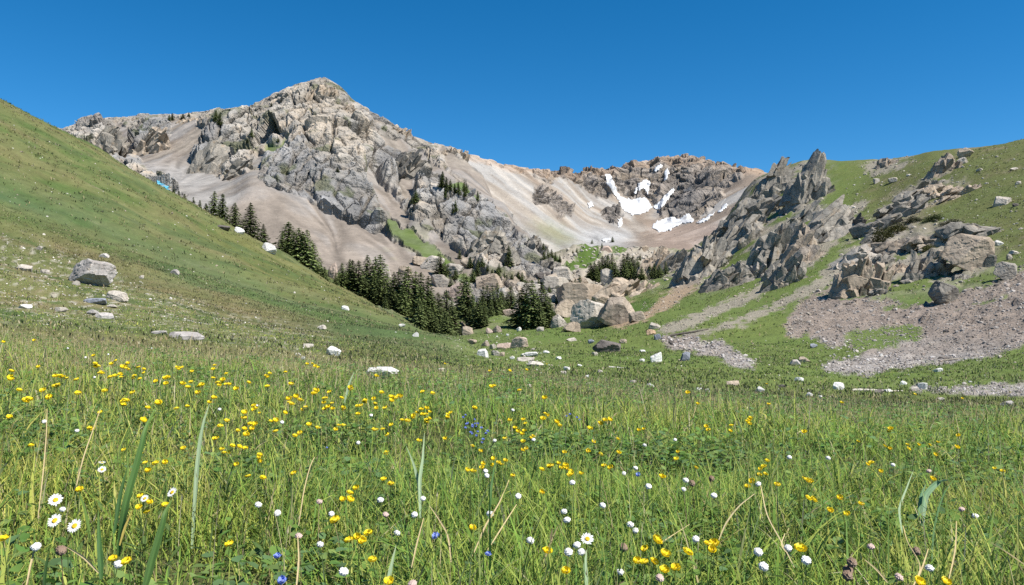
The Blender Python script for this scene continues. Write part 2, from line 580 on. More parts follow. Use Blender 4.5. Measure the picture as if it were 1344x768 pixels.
# soil under the near meadow
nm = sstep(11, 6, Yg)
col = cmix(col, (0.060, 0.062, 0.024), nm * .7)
grn = hl[..., None] * .07 + (sstep(1090, 1180, gpx) * sstep(400, 340, gpy))[..., None] * .14
col = col + (col.mean(-1, keepdims=True) * np.array([1.12, 1.06, .8]) - col) * grn
col = col * (1 - .35 * grn)
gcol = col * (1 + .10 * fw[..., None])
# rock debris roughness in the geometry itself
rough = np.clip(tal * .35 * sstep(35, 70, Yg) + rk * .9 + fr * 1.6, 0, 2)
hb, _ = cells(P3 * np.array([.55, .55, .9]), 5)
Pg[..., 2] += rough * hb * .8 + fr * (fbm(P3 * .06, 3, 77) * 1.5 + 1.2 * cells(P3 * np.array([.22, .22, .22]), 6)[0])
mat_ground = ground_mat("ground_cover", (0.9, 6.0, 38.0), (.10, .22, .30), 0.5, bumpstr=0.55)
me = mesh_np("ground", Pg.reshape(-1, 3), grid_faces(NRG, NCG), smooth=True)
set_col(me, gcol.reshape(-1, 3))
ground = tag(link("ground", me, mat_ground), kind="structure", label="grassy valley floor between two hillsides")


# ------------------------------------------------------------------ the main mountain
MCOL = {
    -400: [(190, 330), (300, 260), (420, 190), (520, 150), (640, 130), (700, 160)],
    -100: [(190, 330), (300, 270), (420, 225), (560, 195), (640, 190), (700, 220)],
    60: [(190, 330), (250, 300), (330, 262), (450, 222), (600, 186), (640, 200), (700, 240)],
    100: [(190, 330), (250, 296), (330, 250), (450, 210), (590, 170), (640, 190), (700, 230)],
    150: [(190, 325), (250, 290), (330, 250), (440, 212), (570, 160), (620, 180), (700, 230)],
    200: [(190, 320), (250, 278), (330, 245), (430, 205), (555, 156), (600, 175), (700, 230)],
    250: [(190, 335), (250, 285), (320, 250), (400, 222), (540, 153), (585, 170), (700, 230)],
    300: [(190, 345), (245, 320), (290, 272), (330, 246), (400, 214), (530, 146), (580, 165), (700, 230)],
    330: [(190, 355), (240, 332), (280, 282), (320, 240), (335, 232), (400, 208), (470, 165), (525, 138), (575, 160), (700, 230)],
    370: [(190, 375), (240, 340), (270, 300), (305, 260), (330, 240), (390, 202), (460, 150), (520, 122), (570, 145), (700, 230)],
    403: [(190, 382), (240, 343), (270, 312), (303, 276), (328, 247), (388, 201), (458, 149), (513, 109), (560, 134), (700, 230)],
    437: [(190, 387), (240, 347), (268, 321), (300, 288), (323, 255), (380, 205), (450, 154), (512, 113), (560, 140), (700, 232)],
    420: [(190, 385), (240, 345), (268, 318), (300, 285), (325, 250), (385, 200), (455, 147), (517, 104), (560, 130), (700, 230)],
    460: [(190, 390), (240, 350), (265, 325), (295, 296), (318, 268), (375, 215), (445, 165), (505, 132), (555, 155), (700, 235)],
    500: [(190, 400), (238, 360), (262, 336), (288, 312), (312, 288), (365, 242), (430, 195), (490, 155), (540, 180), (700, 245)],
    545: [(190, 410), (236, 370), (258, 345), (284, 320), (315, 288), (370, 246), (430, 210), (480, 180), (530, 205), (700, 270)],
    590: [(190, 415), (235, 380), (256, 354), (280, 328), (320, 284), (380, 240), (420, 215), (460, 193), (510, 220), (700, 290)],
    630: [(190, 420), (232, 388), (252, 362), (278, 335), (315, 300), (360, 268), (400, 245), (430, 227), (480, 262), (700, 320)],
    660: [(190, 425), (230, 393), (250, 370), (276, 342), (310, 312), (350, 288), (385, 267), (430, 300), (700, 340)],
    690: [(190, 430), (228, 400), (246, 382), (270, 358), (300, 332), (345, 302), (380, 335), (700, 380)],
    715: [(190, 435), (226, 404), (244, 390), (268, 368), (295, 350), (320, 336), (350, 365), (700, 410)],
    745: [(190, 440), (224, 410), (242, 399), (262, 385), (285, 372), (315, 385), (700, 430)],
    790: [(190, 450), (224, 422), (250, 410), (280, 415), (700, 450)],
    850: [(190, 470), (224, 450), (250, 440), (280, 440), (700, 470)],
}
MH0 = Loft(MCOL, 190, 700)
M_SCREE = raster([
    [(328, 236), (345, 241), (400, 262), (440, 285), (490, 300), (517, 312), (560, 345), (600, 372), (620, 390), (560, 400), (470, 380), (400, 350), (300, 325), (225, 262), (270, 250), (300, 255)],
    [(222, 158), (260, 158), (275, 172), (262, 195), (250, 212), (262, 225), (300, 236), (325, 222), (345, 200), (356, 205), (335, 236), (300, 258), (262, 252), (230, 250), (196, 226), (180, 206), (205, 196), (222, 175)],
    [(476, 235), (492, 262), (510, 282), (560, 318), (600, 352), (640, 376), (660, 382), (640, 360), (610, 340), (565, 305), (528, 270), (500, 240), (480, 215)],
    [(575, 192), (600, 198), (640, 240), (668, 272), (700, 318), (690, 315), (660, 282), (625, 250), (590, 220)],
    [(440, 125), (455, 140), (500, 172), (560, 205), (600, 235), (590, 238), (540, 212), (490, 180), (455, 150)],
    [(528, 225), (545, 240), (542, 268), (528, 262), (518, 242)],
    [(155, 160), (165, 160), (170, 190), (185, 206), (170, 215), (150, 195)]], 2)
M_MGREEN = raster([[(500, 281), (515, 288), (545, 310), (575, 330), (594, 352), (572, 346), (540, 326), (514, 305)], [(578, 240), (612, 240), (630, 262), (600, 262), (575, 252)], [(345, 196), (380, 182), (384, 190), (350, 206)], [(560, 345), (600, 352), (640, 368), (620, 372), (580, 358)]], 2)
M_MGW = M_MGREEN.copy()
for _ in range(20):
    M_MGW = (M_MGW + np.roll(M_MGW, 1, 0) + np.roll(M_MGW, -1, 0) + np.roll(M_MGW, 1, 1) + np.roll(M_MGW, -1, 1)) / 5
M_SOFT = np.clip(np.maximum(M_SCREE, M_MGREEN), 0, 1)
for _ in range(4):
    M_SOFT = (M_SOFT + np.roll(M_SOFT, 1, 0) + np.roll(M_SOFT, -1, 0) + np.roll(M_SOFT, 1, 1) + np.roll(M_SOFT, -1, 1)) / 5
M_GREY = raster([[(345, 212), (400, 192), (440, 235), (485, 245), (500, 300), (480, 330), (400, 290), (340, 238)], [(490, 200), (520, 190), (580, 222), (640, 262), (700, 330), (740, 372), (690, 372), (640, 340), (600, 320), (560, 250), (500, 240)], [(250, 205), (275, 165), (300, 180), (300, 225)]], 4)
M_CONE = raster([[(328, 238), (348, 241), (440, 285), (517, 312), (560, 345), (600, 375), (500, 372), (430, 352), (380, 325), (300, 312), (310, 262)]], 2)
M_GULLY = raster([[(205, 228), (250, 214), (300, 238), (322, 240), (305, 262), (290, 300), (225, 262)], [(352, 200), (335, 238), (312, 246), (335, 215)]], 3)
M_CREAM = raster([[(390, 112), (432, 105), (442, 130), (470, 160), (490, 190), (470, 228), (440, 240), (412, 205), (385, 160)], [(440, 125), (500, 165), (590, 190), (640, 240), (700, 320), (640, 275), (560, 218), (500, 182)], [(330, 135), (390, 112), (385, 130), (340, 150)]], 5)
M_DARK = raster([[(478, 215), (510, 190), (540, 200), (575, 225), (560, 250), (520, 235), (490, 240)], [(95, 172), (150, 156), (160, 190), (130, 205)], [(168, 172), (205, 156), (215, 200), (190, 215), (170, 195)], [(250, 205), (280, 160), (310, 200), (290, 220)]], 4)

NRM, NCM = 640, 660
mY = np.linspace(196, 655, NRM)
mS = np.linspace((-140 - 672) / F, (815 - 672) / F, NCM)
Ym = np.repeat(mY[:, None], NCM, 1)
Xm = Ym * mS[None, :]
Zm = MH0(Xm, Ym)
Pm = np.stack([Xm, Ym, Zm], -1)
nrm = grid_normals(Pm)
mpx, mpy = proj(Pm)
wx, wy = warp(mpx, mpy, 7, .08, 50)
scr = sstep(.3, .7, sample(M_SCREE, wx, wy))
mgr = sstep(.35, .65, sample(M_MGREEN, wx, wy))
rock = (1 - scr) * (1 - mgr)
rockb = np.clip(rock, 0, 1)
c0, e0 = cells(rot_coords(Pm, 1.0, .6, (1 / 72, 1 / 54, 1 / 40)), 8)
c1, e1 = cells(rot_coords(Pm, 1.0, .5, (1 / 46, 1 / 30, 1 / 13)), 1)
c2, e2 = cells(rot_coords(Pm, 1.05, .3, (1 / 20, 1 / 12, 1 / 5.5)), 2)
c3, e3 = cells(rot_coords(Pm, .6, .9, (1 / 5.5, 1 / 4.5, 1 / 2.2)), 3)
str_m0 = fall_streaks(MH0, Pm, 3.2, 12, (.11, .11, .11), 91)
big = fbm(Pm * (1 / 60.), 3, 61, ridged=True)
gull = fbm(Pm * (1 / 22.), 3, 62, ridged=True)
kr = np.argmin(mpy + 1000.0 * (Ym < 240), axis=0)
dist_r = np.abs(Ym - mY[kr][None, :])
rfade = lerp(.10, 1.0, sstep(3, 55, dist_r))
rib1 = fbm(rot_coords(Pm, 1.0, .55, (1 / 60, 1 / 34, 1 / 15)), 4, 68, .55, True)
rib2 = fbm(rot_coords(Pm, -.9, .3, (1 / 60, 1 / 40, 1 / 20)), 4, 69, .55, True)
rockd = np.clip(1 - 1.15 * np.maximum(np.maximum(sample(M_SOFT, wx, wy), 1.7 * sample(M_MGW, wx, wy)), np.maximum(scr, mgr)), 0, 1)
d = rockd * (rfade * (8.5 * c0 + 2.6 * c1 + 4.0 * (rib1 - .35) + 2.6 * (rib2 - .35) + 2.0 * (big - .35) + .8) + lerp(.7, 1, rfade) * (1.2 * c2 + .5 * c3 - 2.8 * sstep(.08, .0, e1) - 1.5 * sstep(.10, .0, e2))) + scr * (.10 * c3 + .5 * str_m0)
Pm2 = Pm + nrm * d[..., None]
# colour of the beds
str_m = str_m0 * 2.2
str_f = fall_streaks(MH0, Pm, 2.0, 10, (.33, .33, .33), 95) * 2.0
t1 = fbm(Pm * (1 / 28.), 4, 64)
t2 = fbm(Pm * (1 / 9.), 4, 65)
t3 = fbm(Pm * (1 / 2.6), 3, 66)
rc = np.broadcast_to(np.array([0.335, 0.305, 0.265], np.float32), Pm.shape).copy()
rc = cmix(rc, (0.27, 0.262, 0.25), sstep(0, .4, t1))
rc = cmix(rc, (0.40, 0.33, 0.255), sstep(.05, .45, t2 - .3 * t1) * .8)
rc = cmix(rc, (0.43, 0.365, 0.29), np.clip(sample(M_CREAM, wx, wy) * (.5 + 1.2 * t2), 0, 1))
rc = cmix(rc, (0.255, 0.250, 0.245), np.clip(sample(M_GREY, wx, wy) * (.75 - .6 * t2), 0, 1))
rc = cmix(rc, (0.165, 0.158, 0.152), np.clip(sample(M_DARK, wx, wy) * (.6 + .9 * t2), 0, 1))
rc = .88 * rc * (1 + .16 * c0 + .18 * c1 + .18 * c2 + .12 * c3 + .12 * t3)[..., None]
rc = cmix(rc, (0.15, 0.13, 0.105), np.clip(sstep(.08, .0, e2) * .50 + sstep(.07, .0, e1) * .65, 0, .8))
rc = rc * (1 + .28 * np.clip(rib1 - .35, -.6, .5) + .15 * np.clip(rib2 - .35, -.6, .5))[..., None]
rc = cmix(rc, (0.085, 0.10, 0.035), sstep(.28, .45, fbm(Pm * (1 / 11.), 4, 67)) * sstep(.55, .75, nrm[..., 2]) * .6)
sc_ = np.broadcast_to(np.array([0.275, 0.228, 0.185], np.float32), Pm.shape).copy()
sc_ = cmix(sc_, (0.245, 0.222, 0.20), sstep(-.3, .6, str_m))
sc_ = cmix(sc_, (0.37, 0.315, 0.255), sstep(.25, 1.0, -str_m) * .8)
sc_ = cmix(sc_, (0.19, 0.16, 0.135), sstep(.2, .9, str_f) * .6)
sc_ = cmix(sc_, (0.36, 0.345, 0.33), sstep(225, 190, mpx) * 0 + sstep(300, 225, mpx) * sstep(205, 225, mpy) * .7)
sc_ = sc_ * (1 + .12 * t3 + .10 * str_f)[..., None]
sc_ = cmix(sc_, (0.20, 0.19, 0.09), sstep(.2, .6, t2 + .3 * str_m) * sstep(470, 520, mpx) * sstep(280, 320, mpy) * .5)
cone = sample(M_CONE, wx, wy)
sc_ = cmix(sc_, (0.282, 0.232, 0.186), np.clip(cone * (.75 - .5 * str_m), 0, .9))
sc_ = cmix(sc_, (0.245, 0.228, 0.208), np.clip(sample(M_GULLY, wx, wy) * (.7 + .4 * str_m), 0, .9))
sc_ = sc_ + (sc_.mean(-1, keepdims=True) * np.array([1.03, 1.0, .96]) - sc_) * .14
sc_ = sc_ * (.86 * (1 + .20 * np.clip(str_m, -1, 1) + .16 * np.clip(str_f, -1, 1)))[..., None]
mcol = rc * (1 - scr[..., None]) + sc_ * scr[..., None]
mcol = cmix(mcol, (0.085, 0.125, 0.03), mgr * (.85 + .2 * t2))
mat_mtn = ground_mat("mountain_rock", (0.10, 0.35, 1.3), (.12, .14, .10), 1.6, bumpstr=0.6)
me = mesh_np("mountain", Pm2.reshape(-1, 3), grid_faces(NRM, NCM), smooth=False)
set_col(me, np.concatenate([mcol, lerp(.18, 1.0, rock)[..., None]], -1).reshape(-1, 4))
mountain = tag(link("mountain", me, mat_mtn), kind="structure", label="rocky pyramid-shaped mountain with scree slopes")

# ------------------------------------------------------------------ the cirque behind
CCOL = {
    380: [(420, 360), (500, 330), (600, 260), (700, 215), (800, 225), (1100, 300)],
    520: [(420, 350), (500, 320), (580, 255), (660, 205), (760, 215), (1100, 300)],
    590: [(420, 350), (500, 315), (560, 265), (620, 225), (680, 200), (760, 215), (1100, 300)],
    640: [(420, 350), (490, 325), (560, 280), (640, 235), (710, 210), (780, 225), (1100, 300)],
    700: [(420, 350), (480, 335), (540, 308), (620, 268), (700, 238), (765, 221), (840, 240), (1100, 310)],
    740: [(420, 342), (490, 330), (570, 310), (660, 275), (740, 245), (810, 224), (880, 240), (1100, 310)],
    780: [(420, 338), (490, 326), (590, 314), (700, 288), (790, 258), (880, 225), (950, 240), (1100, 320)],
    830: [(420, 336), (490, 324), (600, 312), (720, 288), (820, 262), (930, 218), (1000, 235), (1100, 320)],
    870: [(420, 336), (490, 324), (600, 310), (710, 290), (810, 262), (930, 212), (1000, 230), (1100, 320)],
    912: [(420, 338), (490, 324), (590, 306), (690, 282), (790, 252), (900, 207), (970, 225), (1100, 320)],
    950: [(420, 342), (490, 322), (570, 300), (660, 274), (760, 246), (850, 219), (920, 235), (1100, 320)],
    985: [(420, 345), (480, 325), (550, 298), (630, 268), (720, 242), (790, 223), (860, 240), (1100, 320)],
    1030: [(420, 345), (470, 328), (540, 295), (610, 266), (680, 243), (730, 228), (800, 240), (1100, 310)],
    1120: [(420, 345), (470, 325), (540, 290), (600, 265), (650, 247), (690, 238), (760, 250), (1100, 310)],
    1300: [(420, 345), (470, 325), (540, 290), (600, 270), (640, 258), (690, 262), (1100, 310)],
}
CH0 = Loft(CCOL, 420, 1100)
M_CROCK = raster([
    [(795, 226), (830, 218), (850, 214), (890, 208), (912, 205), (945, 214), (985, 223), (960, 245), (935, 272), (915, 290), (890, 284), (865, 290), (866, 276), (856, 262), (832, 264), (810, 252), (798, 240)],
    [(785, 280), (792, 273), (822, 276), (812, 290), (795, 290)],
    [(692, 220), (740, 222), (775, 222), (800, 228), (800, 245), (805, 262), (785, 262), (765, 242), (735, 232), (715, 240)],
    [(700, 236), (735, 262), (755, 285), (740, 288), (712, 265)], [(700, 250), (715, 262), (700, 270)]], 2)
M_CDARK = raster([[(873, 290), (880, 262), (895, 245), (905, 235), (925, 225), (930, 235), (915, 250), (925, 262), (905, 280), (895, 285)], [(785, 280), (792, 273), (818, 276), (810, 288)]], 3)
M_CGREEN = raster([[(695, 296), (712, 292), (745, 306), (765, 316), (745, 320), (720, 312)]], 4)
NRC, NCC = 420, 560
cY = np.linspace(425, 1010, NRC)
cS = np.linspace((470 - 672) / F, (1180 - 672) / F, NCC)
Yc = np.repeat(cY[:, None], NCC, 1)
Xc = Yc * cS[None, :]
Zc = CH0(Xc, Yc)
Pc = np.stack([Xc, Yc, Zc], -1)
nrc = grid_normals(Pc)
cpx, cpy = proj(Pc)
wx, wy = warp(cpx, cpy, 6, .10, 55)
crk = sstep(.3, .7, sample(M_CROCK, wx, wy))
top = sstep(10, 3, cpy - np.minimum.reduce(cpy, axis=0)[None, :])
c1, e1 = cells(rot_coords(Pc, -.5, .5, (1 / 30, 1 / 30, 1 / 17)), 11)
c2, e2 = cells(rot_coords(Pc, -.5, .3, (1 / 11, 1 / 11, 1 / 6)), 12)
rib = fall_streaks(CH0, Pc, 6.0, 10, (.05, .05, .05), 191)
ckr = np.argmin(cpy, axis=0)
cf = lerp(.4, 1.0, sstep(5, 90, np.abs(Yc - cY[ckr][None, :])))
crib = fbm(rot_coords(Pc, -.5, .5, (1 / 60, 1 / 50, 1 / 26)), 4, 268, .55, True)
dd = crk * (cf * (3.0 * c1 + 6.0 * (crib - .3) + 6.0 * rib + 1.5) + 2.8 * c2 - 3 * sstep(.1, 0, e1)) + (1 - crk) * (.9 * rib + .3 * c2) + top * 1.3 * c2
Pc2 = Pc + nrc * dd[..., None]
s1 = fall_streaks(CH0, Pc, 7.0, 14, (.035, .035, .035), 291) * 2.2
s2 = fall_streaks(CH0, Pc, 4.5, 12, (.10, .10, .10), 295) * 2.2
t1 = fbm(Pc * (1 / 50.), 4, 264)
t2 = fbm(Pc * (1 / 14.), 4, 265)
cc = np.broadcast_to(np.array([0.33, 0.275, 0.215], np.float32), Pc.shape).copy()
cc = cmix(cc, (0.315, 0.295, 0.268), sstep(-.1, .7, s1))
cc = cmix(cc, (0.27, 0.195, 0.135), sstep(.15, .9, -s1) * .8)
cc = cmix(cc, (0.42, 0.37, 0.31), sstep(.2, 1.1, s2) * .5)
cc = cmix(cc, (0.25, 0.20, 0.155), sstep(.3, 1.0, -s2) * .45)
# pinkish brown floor on the right, grey floor in the middle
cc = cmix(cc, (0.315, 0.225, 0.17), sstep(830, 880, cpx) * sstep(285, 300, cpy) * .8)
cc = cmix(cc, (0.36, 0.36, 0.355), sstep(60, 15, np.abs(cpx - 790)) * sstep(290, 312, cpy) * .75)
r2 = np.broadcast_to(np.array([0.33, 0.275, 0.225], np.float32), Pc.shape).copy()
r2 = cmix(r2, (0.36, 0.28, 0.20), sstep(0, .4, t2))
r2 = cmix(r2, (0.13, 0.135, 0.145), np.clip(sample(M_CDARK, wx, wy) * (.7 + t2), 0, 1))
r2 = r2 * (1 + .22 * c1 + .22 * c2)[..., None]
r2 = cmix(r2, (0.10, 0.09, 0.08), sstep(.12, .0, e2) * .5)
ccol = cc + (r2 - cc) * crk[..., None]
ccol = ccol + (ccol.mean(-1, keepdims=True) * np.array([1.03, 1.0, .96]) - ccol) * .25
ccol = ccol * (.90 * (1 + (1 - crk) * (.06 * np.clip(s1, -1, 1) + .09 * np.clip(s2, -1, 1))))[..., None]
ccol = cmix(ccol, (0.12, 0.15, 0.055), sample(M_CGREEN, wx, wy) * .7)
ccol = cmix(ccol, (0.38, 0.27, 0.19), top * .5)
mat_crq = ground_mat("ridge_rock", (0.10, 0.45, 1.8), (.08, .15, .18), 4.0, bumpstr=0.6)
me = mesh_np("mountain_ridge", Pc2.reshape(-1, 3), grid_faces(NRC, NCC), smooth=False)
set_col(me, np.concatenate([ccol, lerp(.2, 1.0, crk)[..., None]], -1).reshape(-1, 4))
cirque = tag(link("mountain_ridge", me, mat_crq), kind="structure", label="curved far ridge closing the head of the valley")
# low country beyond, out to the horizon
hv = np.array([[-5500, -400, -60], [5500, -400, -60], [5500, 5500, -60], [-5500, 5500, -60]], float)
me = mesh_np("terrain", hv, np.array([[0, 1, 2, 3]]))
set_col(me, np.tile([[0.09, 0.11, 0.04]], (4, 1)))
tag(link("terrain", me, mat_ground), kind="structure", label="low country beyond the ridges")
# ================================================================== LABEL HELPERS
ORD = ["", "first", "second", "third", "fourth", "fifth", "sixth", "seventh", "eighth", "ninth", "tenth", "eleventh", "twelfth", "thirteenth", "fourteenth",
       "fifteenth", "sixteenth", "seventeenth", "eighteenth", "nineteenth", "twentieth"]


def ordinal(n):
    if n <= 20:
        return ORD[n]
    tens = {2: "twenty", 3: "thirty", 4: "forty", 5: "fifty"}[n // 10]
    return tens + "-" + ORD[n % 10] if n % 10 else tens[:-1] + "ieth"


PENDING = []


def note(o, text, px, cat, group=None):
    """remember a thing; finish_labels() adds what tells it from the ones that look the same"""
    o["category"] = cat
    o["kind"] = "thing"
    if group:
        o["group"] = group
    PENDING.append((text, px, o))


def finish_labels():
    by = {}
    for t, px, o in PENDING:
        by.setdefault(t, []).append((px, o))
    for t, v in by.items():
        v.sort(key=lambda r: r[0])
        for i, (px, o) in enumerate(v):
            if len(v) == 1:
                o["label"] = t
            elif len(v) == 2:
                o["label"] = t + (", the left one" if i == 0 else ", the right one")
            else:
                o["label"] = t + ", " + ("leftmost" if i == 0 else "rightmost" if i == len(v) - 1 else ordinal(i + 1) + " from left")


# ================================================================== ROCKS
import bmesh
_ico = {}


def ico(sub):
    if sub not in _ico:
        bm = bmesh.new()
        bmesh.ops.create_icosphere(bm, subdivisions=sub, radius=1)
        V = np.array([v.co[:] for v in bm.verts])
        T = np.array([[v.index for v in f.verts] for f in bm.faces], np.int32)
        bm.free()
        _ico[sub] = (V / np.linalg.norm(V, axis=1, keepdims=True), T)
    return _ico[sub]


def rand_rot(r, amt=math.pi):
    ax = r.normal(size=3)
    ax /= np.linalg.norm(ax)
    return np.array(Matrix.Rotation(r.uniform(-amt, amt), 3, Vector(ax)))


def block(r, sub, dims, sharp=1.0, n=15, rough=0.05, joints=True, soft=0.0):
    """an angular block: a sphere cut back by random joint planes, then fractured and weathered"""
    V, T = ico(sub)
    nn = r.normal(size=(n, 3))
    if joints:                                   # rock breaks along three families of planes
        R = rand_rot(r, .5)
        ax = np.concatenate([R, -R])
        nn = np.concatenate([ax + r.normal(size=(6, 3)) * .18, nn])
    nn /= np.linalg.norm(nn, axis=1, keepdims=True)
    d = r.uniform(.62, 1.0, len(nn))
    dots = V @ nn.T
    rad = np.where(dots > .05, d / np.maximum(dots, .05), 9).min(1)
    rad = np.minimum(rad, 1.35)
    if soft:
        rad = lerp(rad, np.minimum(rad, .92), soft)
    P = V * rad[:, None]
    off = r.uniform(-50, 50, 3)
    P = P * (1 + rough * (1.1 * fbm(P * 1.6 + off, 3, 5) + .5 * fbm(P * 6 + off, 2, 6)))[:, None]
    if sub >= 4:
        c, e = cells(P * np.array([2.6, 2.6, 5.0]) + off, 7)
        P = P + V * (rough * .8 * c)[:, None]
    return P * np.array(dims), T


def rock_mat(name, tint_lo, tint_hi, lichen, bump=0.05, sc=1.0, crack=.5, stain=(0.30, 0.22, 0.14)):
    m, nt, bs, out = new_mat(name)
    tc = N(nt, "ShaderNodeTexCoord")
    oi = N(nt, "ShaderNodeObjectInfo")
    geo = N(nt, "ShaderNodeNewGeometry")
    pos = geo.outputs["Position"]
    n1 = noise_out(nt, pos, .55 * sc, 6, .62)
    n2 = noise_out(nt, pos, 3.2 * sc, 6, .7)
    n3 = noise_out(nt, pos, 19 * sc, 4, .7)
    mx = N(nt, "ShaderNodeMix", data_type='RGBA')
    mx.inputs[6].default_value = (*tint_lo, 1)
    mx.inputs[7].default_value = (*tint_hi, 1)
    nt.links.new(maprange(nt, n1, .35, .66, 0, 1), mx.inputs[0])
    mx2 = N(nt, "ShaderNodeMix", data_type='RGBA')
    nt.links.new(mx.outputs[2], mx2.inputs[6])
    mx2.inputs[7].default_value = (*lichen, 1)
    nt.links.new(maprange(nt, n2, .54, .70, 0, .5), mx2.inputs[0])
    mx3 = N(nt, "ShaderNodeMix", data_type='RGBA')
    nt.links.new(mx2.outputs[2], mx3.inputs[6])
    mx3.inputs[7].default_value = (*stain, 1)
    nt.links.new(maprange(nt, noise_out(nt, pos, 1.1 * sc, 4, .6), .58, .72, 0, .6), mx3.inputs[0])
    bm_ = N(nt, "ShaderNodeMapping")
    bm_.inputs["Rotation"].default_value = (.15, .75, .3)
    bm_.inputs["Scale"].default_value = (4.5, .45, .35)
    nt.links.new(pos, bm_.inputs["Vector"])
    bed = noise_out(nt, bm_.outputs[0], .9 * sc, 5, .65)
    vo = N(nt, "ShaderNodeTexVoronoi", feature='DISTANCE_TO_EDGE')
    mp = N(nt, "ShaderNodeMapping")
    mp.inputs["Rotation"].default_value = (.4, .7, .2)
    mp.inputs["Scale"].default_value = (1, 1, 2.6)
    wv = N(nt, "ShaderNodeVectorMath", operation='ADD')
    wn = N(nt, "ShaderNodeTexNoise")
    wn.inputs["Scale"].default_value = 2.0 * sc
    nt.links.new(pos, wn.inputs["Vector"])
    nt.links.new(pos, wv.inputs[0])
    nt.links.new(wn.outputs["Color"], wv.inputs[1])
    nt.links.new(wv.outputs[0], mp.inputs["Vector"])
    nt.links.new(mp.outputs[0], vo.inputs["Vector"])
    vo.inputs["Scale"].default_value = .9 * sc
    ck = maprange(nt, vo.outputs["Distance"], 0, .045, 1 - crack, 1)
    g = maprange(nt, n3, .25, .75, .72, 1.28)
    f = mathn(nt, 'MULTIPLY', ck, g)
    f = mathn(nt, 'MULTIPLY', f, maprange(nt, bed, .3, .7, .74, 1.22))
    f = mathn(nt, 'MULTIPLY', f, maprange(nt, oi.outputs["Random"], 0, 1, .84, 1.14))
    nt.links.new(scale_col(nt, mx3.outputs[2], f), bs.inputs["Base Color"])
    h = mathn(nt, 'ADD', mathn(nt, 'MULTIPLY', n2, .8), mathn(nt, 'MULTIPLY', n3, .22))
    h = mathn(nt, 'ADD', h, mathn(nt, 'MULTIPLY', ck, .5))
    h = mathn(nt, 'ADD', h, mathn(nt, 'MULTIPLY', bed, 1.3))
    b = N(nt, "ShaderNodeBump")
    b.inputs["Strength"].default_value = .6
    b.inputs["Distance"].default_value = bump * .5
    nt.links.new(h, b.inputs["Height"])
    nt.links.new(b.outputs[0], bs.inputs["Normal"])
    bs.inputs["Roughness"].default_value = .92
    bs.inputs["Specular IOR Level"].default_value = .15
    return m


RM = {
    "grey": rock_mat("grey_rock", (.195, .178, .152), (.305, .275, .232), (.145, .136, .115), .30, .35),
    "brown": rock_mat("brown_rock", (.26, .215, .17), (.36, .30, .235), (.18, .16, .13), .30, .35),
    "tan": rock_mat("tan_rock", (.33, .265, .20), (.43, .355, .275), (.24, .21, .17), .25, .4, .4),
    "pale": rock_mat("pale_rock", (.36, .32, .27), (.48, .435, .375), (.33, .29, .24), .12, .8, .4, (.40, .30, .21)),
    "white": rock_mat("white_rock", (.52, .50, .46), (.66, .645, .61), (.40, .38, .33), .03, 3.0, .15, (.52, .47, .38)),
    "speckled": rock_mat("speckled_rock", (.30, .27, .245), (.47, .44, .41), (.20, .175, .17), .05, 2.2, .35),
    "dark": rock_mat("dark_rock", (.105, .092, .082), (.155, .135, .12), (.085, .08, .07), .12, .8, .4, (.15, .12, .10)),
    "blue": rock_mat("blue_grey_rock", (.20, .215, .25), (.29, .30, .335), (.16, .17, .19), .05, 2.0, .3, (.20, .20, .20)),
    "pink": rock_mat("pink_rock", (.40, .31, .255), (.50, .40, .335), (.30, .24, .20), .12, .9, .4),
    "orange": rock_mat("orange_rock", (.44, .29, .18), (.52, .36, .24), (.34, .25, .18), .12, .9, .4),
}

# shared boulder shapes
PROTO = {}
for kind, cnt in (("chunk", 7), ("flat", 6), ("round", 5), ("spike", 4), ("small", 8)):
    for i in range(cnt):
        r = np.random.default_rng(100 + i + 37 * len(kind) + ord(kind[0]))
        if kind == "chunk":
            P, T = block(r, 5, (1, .85, .85), n=6, rough=.035)
        elif kind == "flat":
            P, T = block(r, 4, (1, .9, .42), n=9, rough=.022)
        elif kind == "round":
            P, T = block(r, 5, (1, .9, .8), n=18, rough=.045, joints=False, soft=.25)
        elif kind == "spike":
            P, T = block(r, 4, (.7, .6, 1.2), n=10, rough=.05)
        else:
            P, T = block(r, 3, (1, .85, .62), n=14, rough=.05, soft=.3)
        P = P / (P[:, 0].max() - P[:, 0].min())          # one unit wide
        P[:, 0] -= (P[:, 0].max() + P[:, 0].min()) / 2
        hz = P[:, 2].max() - P[:, 2].min()
        P[:, 2] = (P[:, 2] - P[:, 2].min()) / hz          # one unit tall, standing on 0
        PROTO[kind, i] = (P, T)
MESHES = {}


def shape_mesh(kind, i, tone):
    key = (kind, i, tone)
    if key not in MESHES:
        P, T = PROTO[kind, i]
        me = mesh_np("boulder", P, T, smooth=False)
        me.materials.append(RM[tone])
        MESHES[key] = me
    return MESHES[key]


rr = np.random.default_rng(5)
bpy.context.view_layer.update()


def land_hit(px, py):
    """nearest terrain point seen at a photo pixel"""
    best = None
    org = Vector((0, 0, CAMZ))
    for ob in (ground, mountain, cirque):
        ok, hit, nn, _ = ob.ray_cast(org, ray(px, py))
        if ok and (best is None or hit.y < best[1]):
            best = np.array(hit)
    return unproj(px, py, 400) if best is None else best


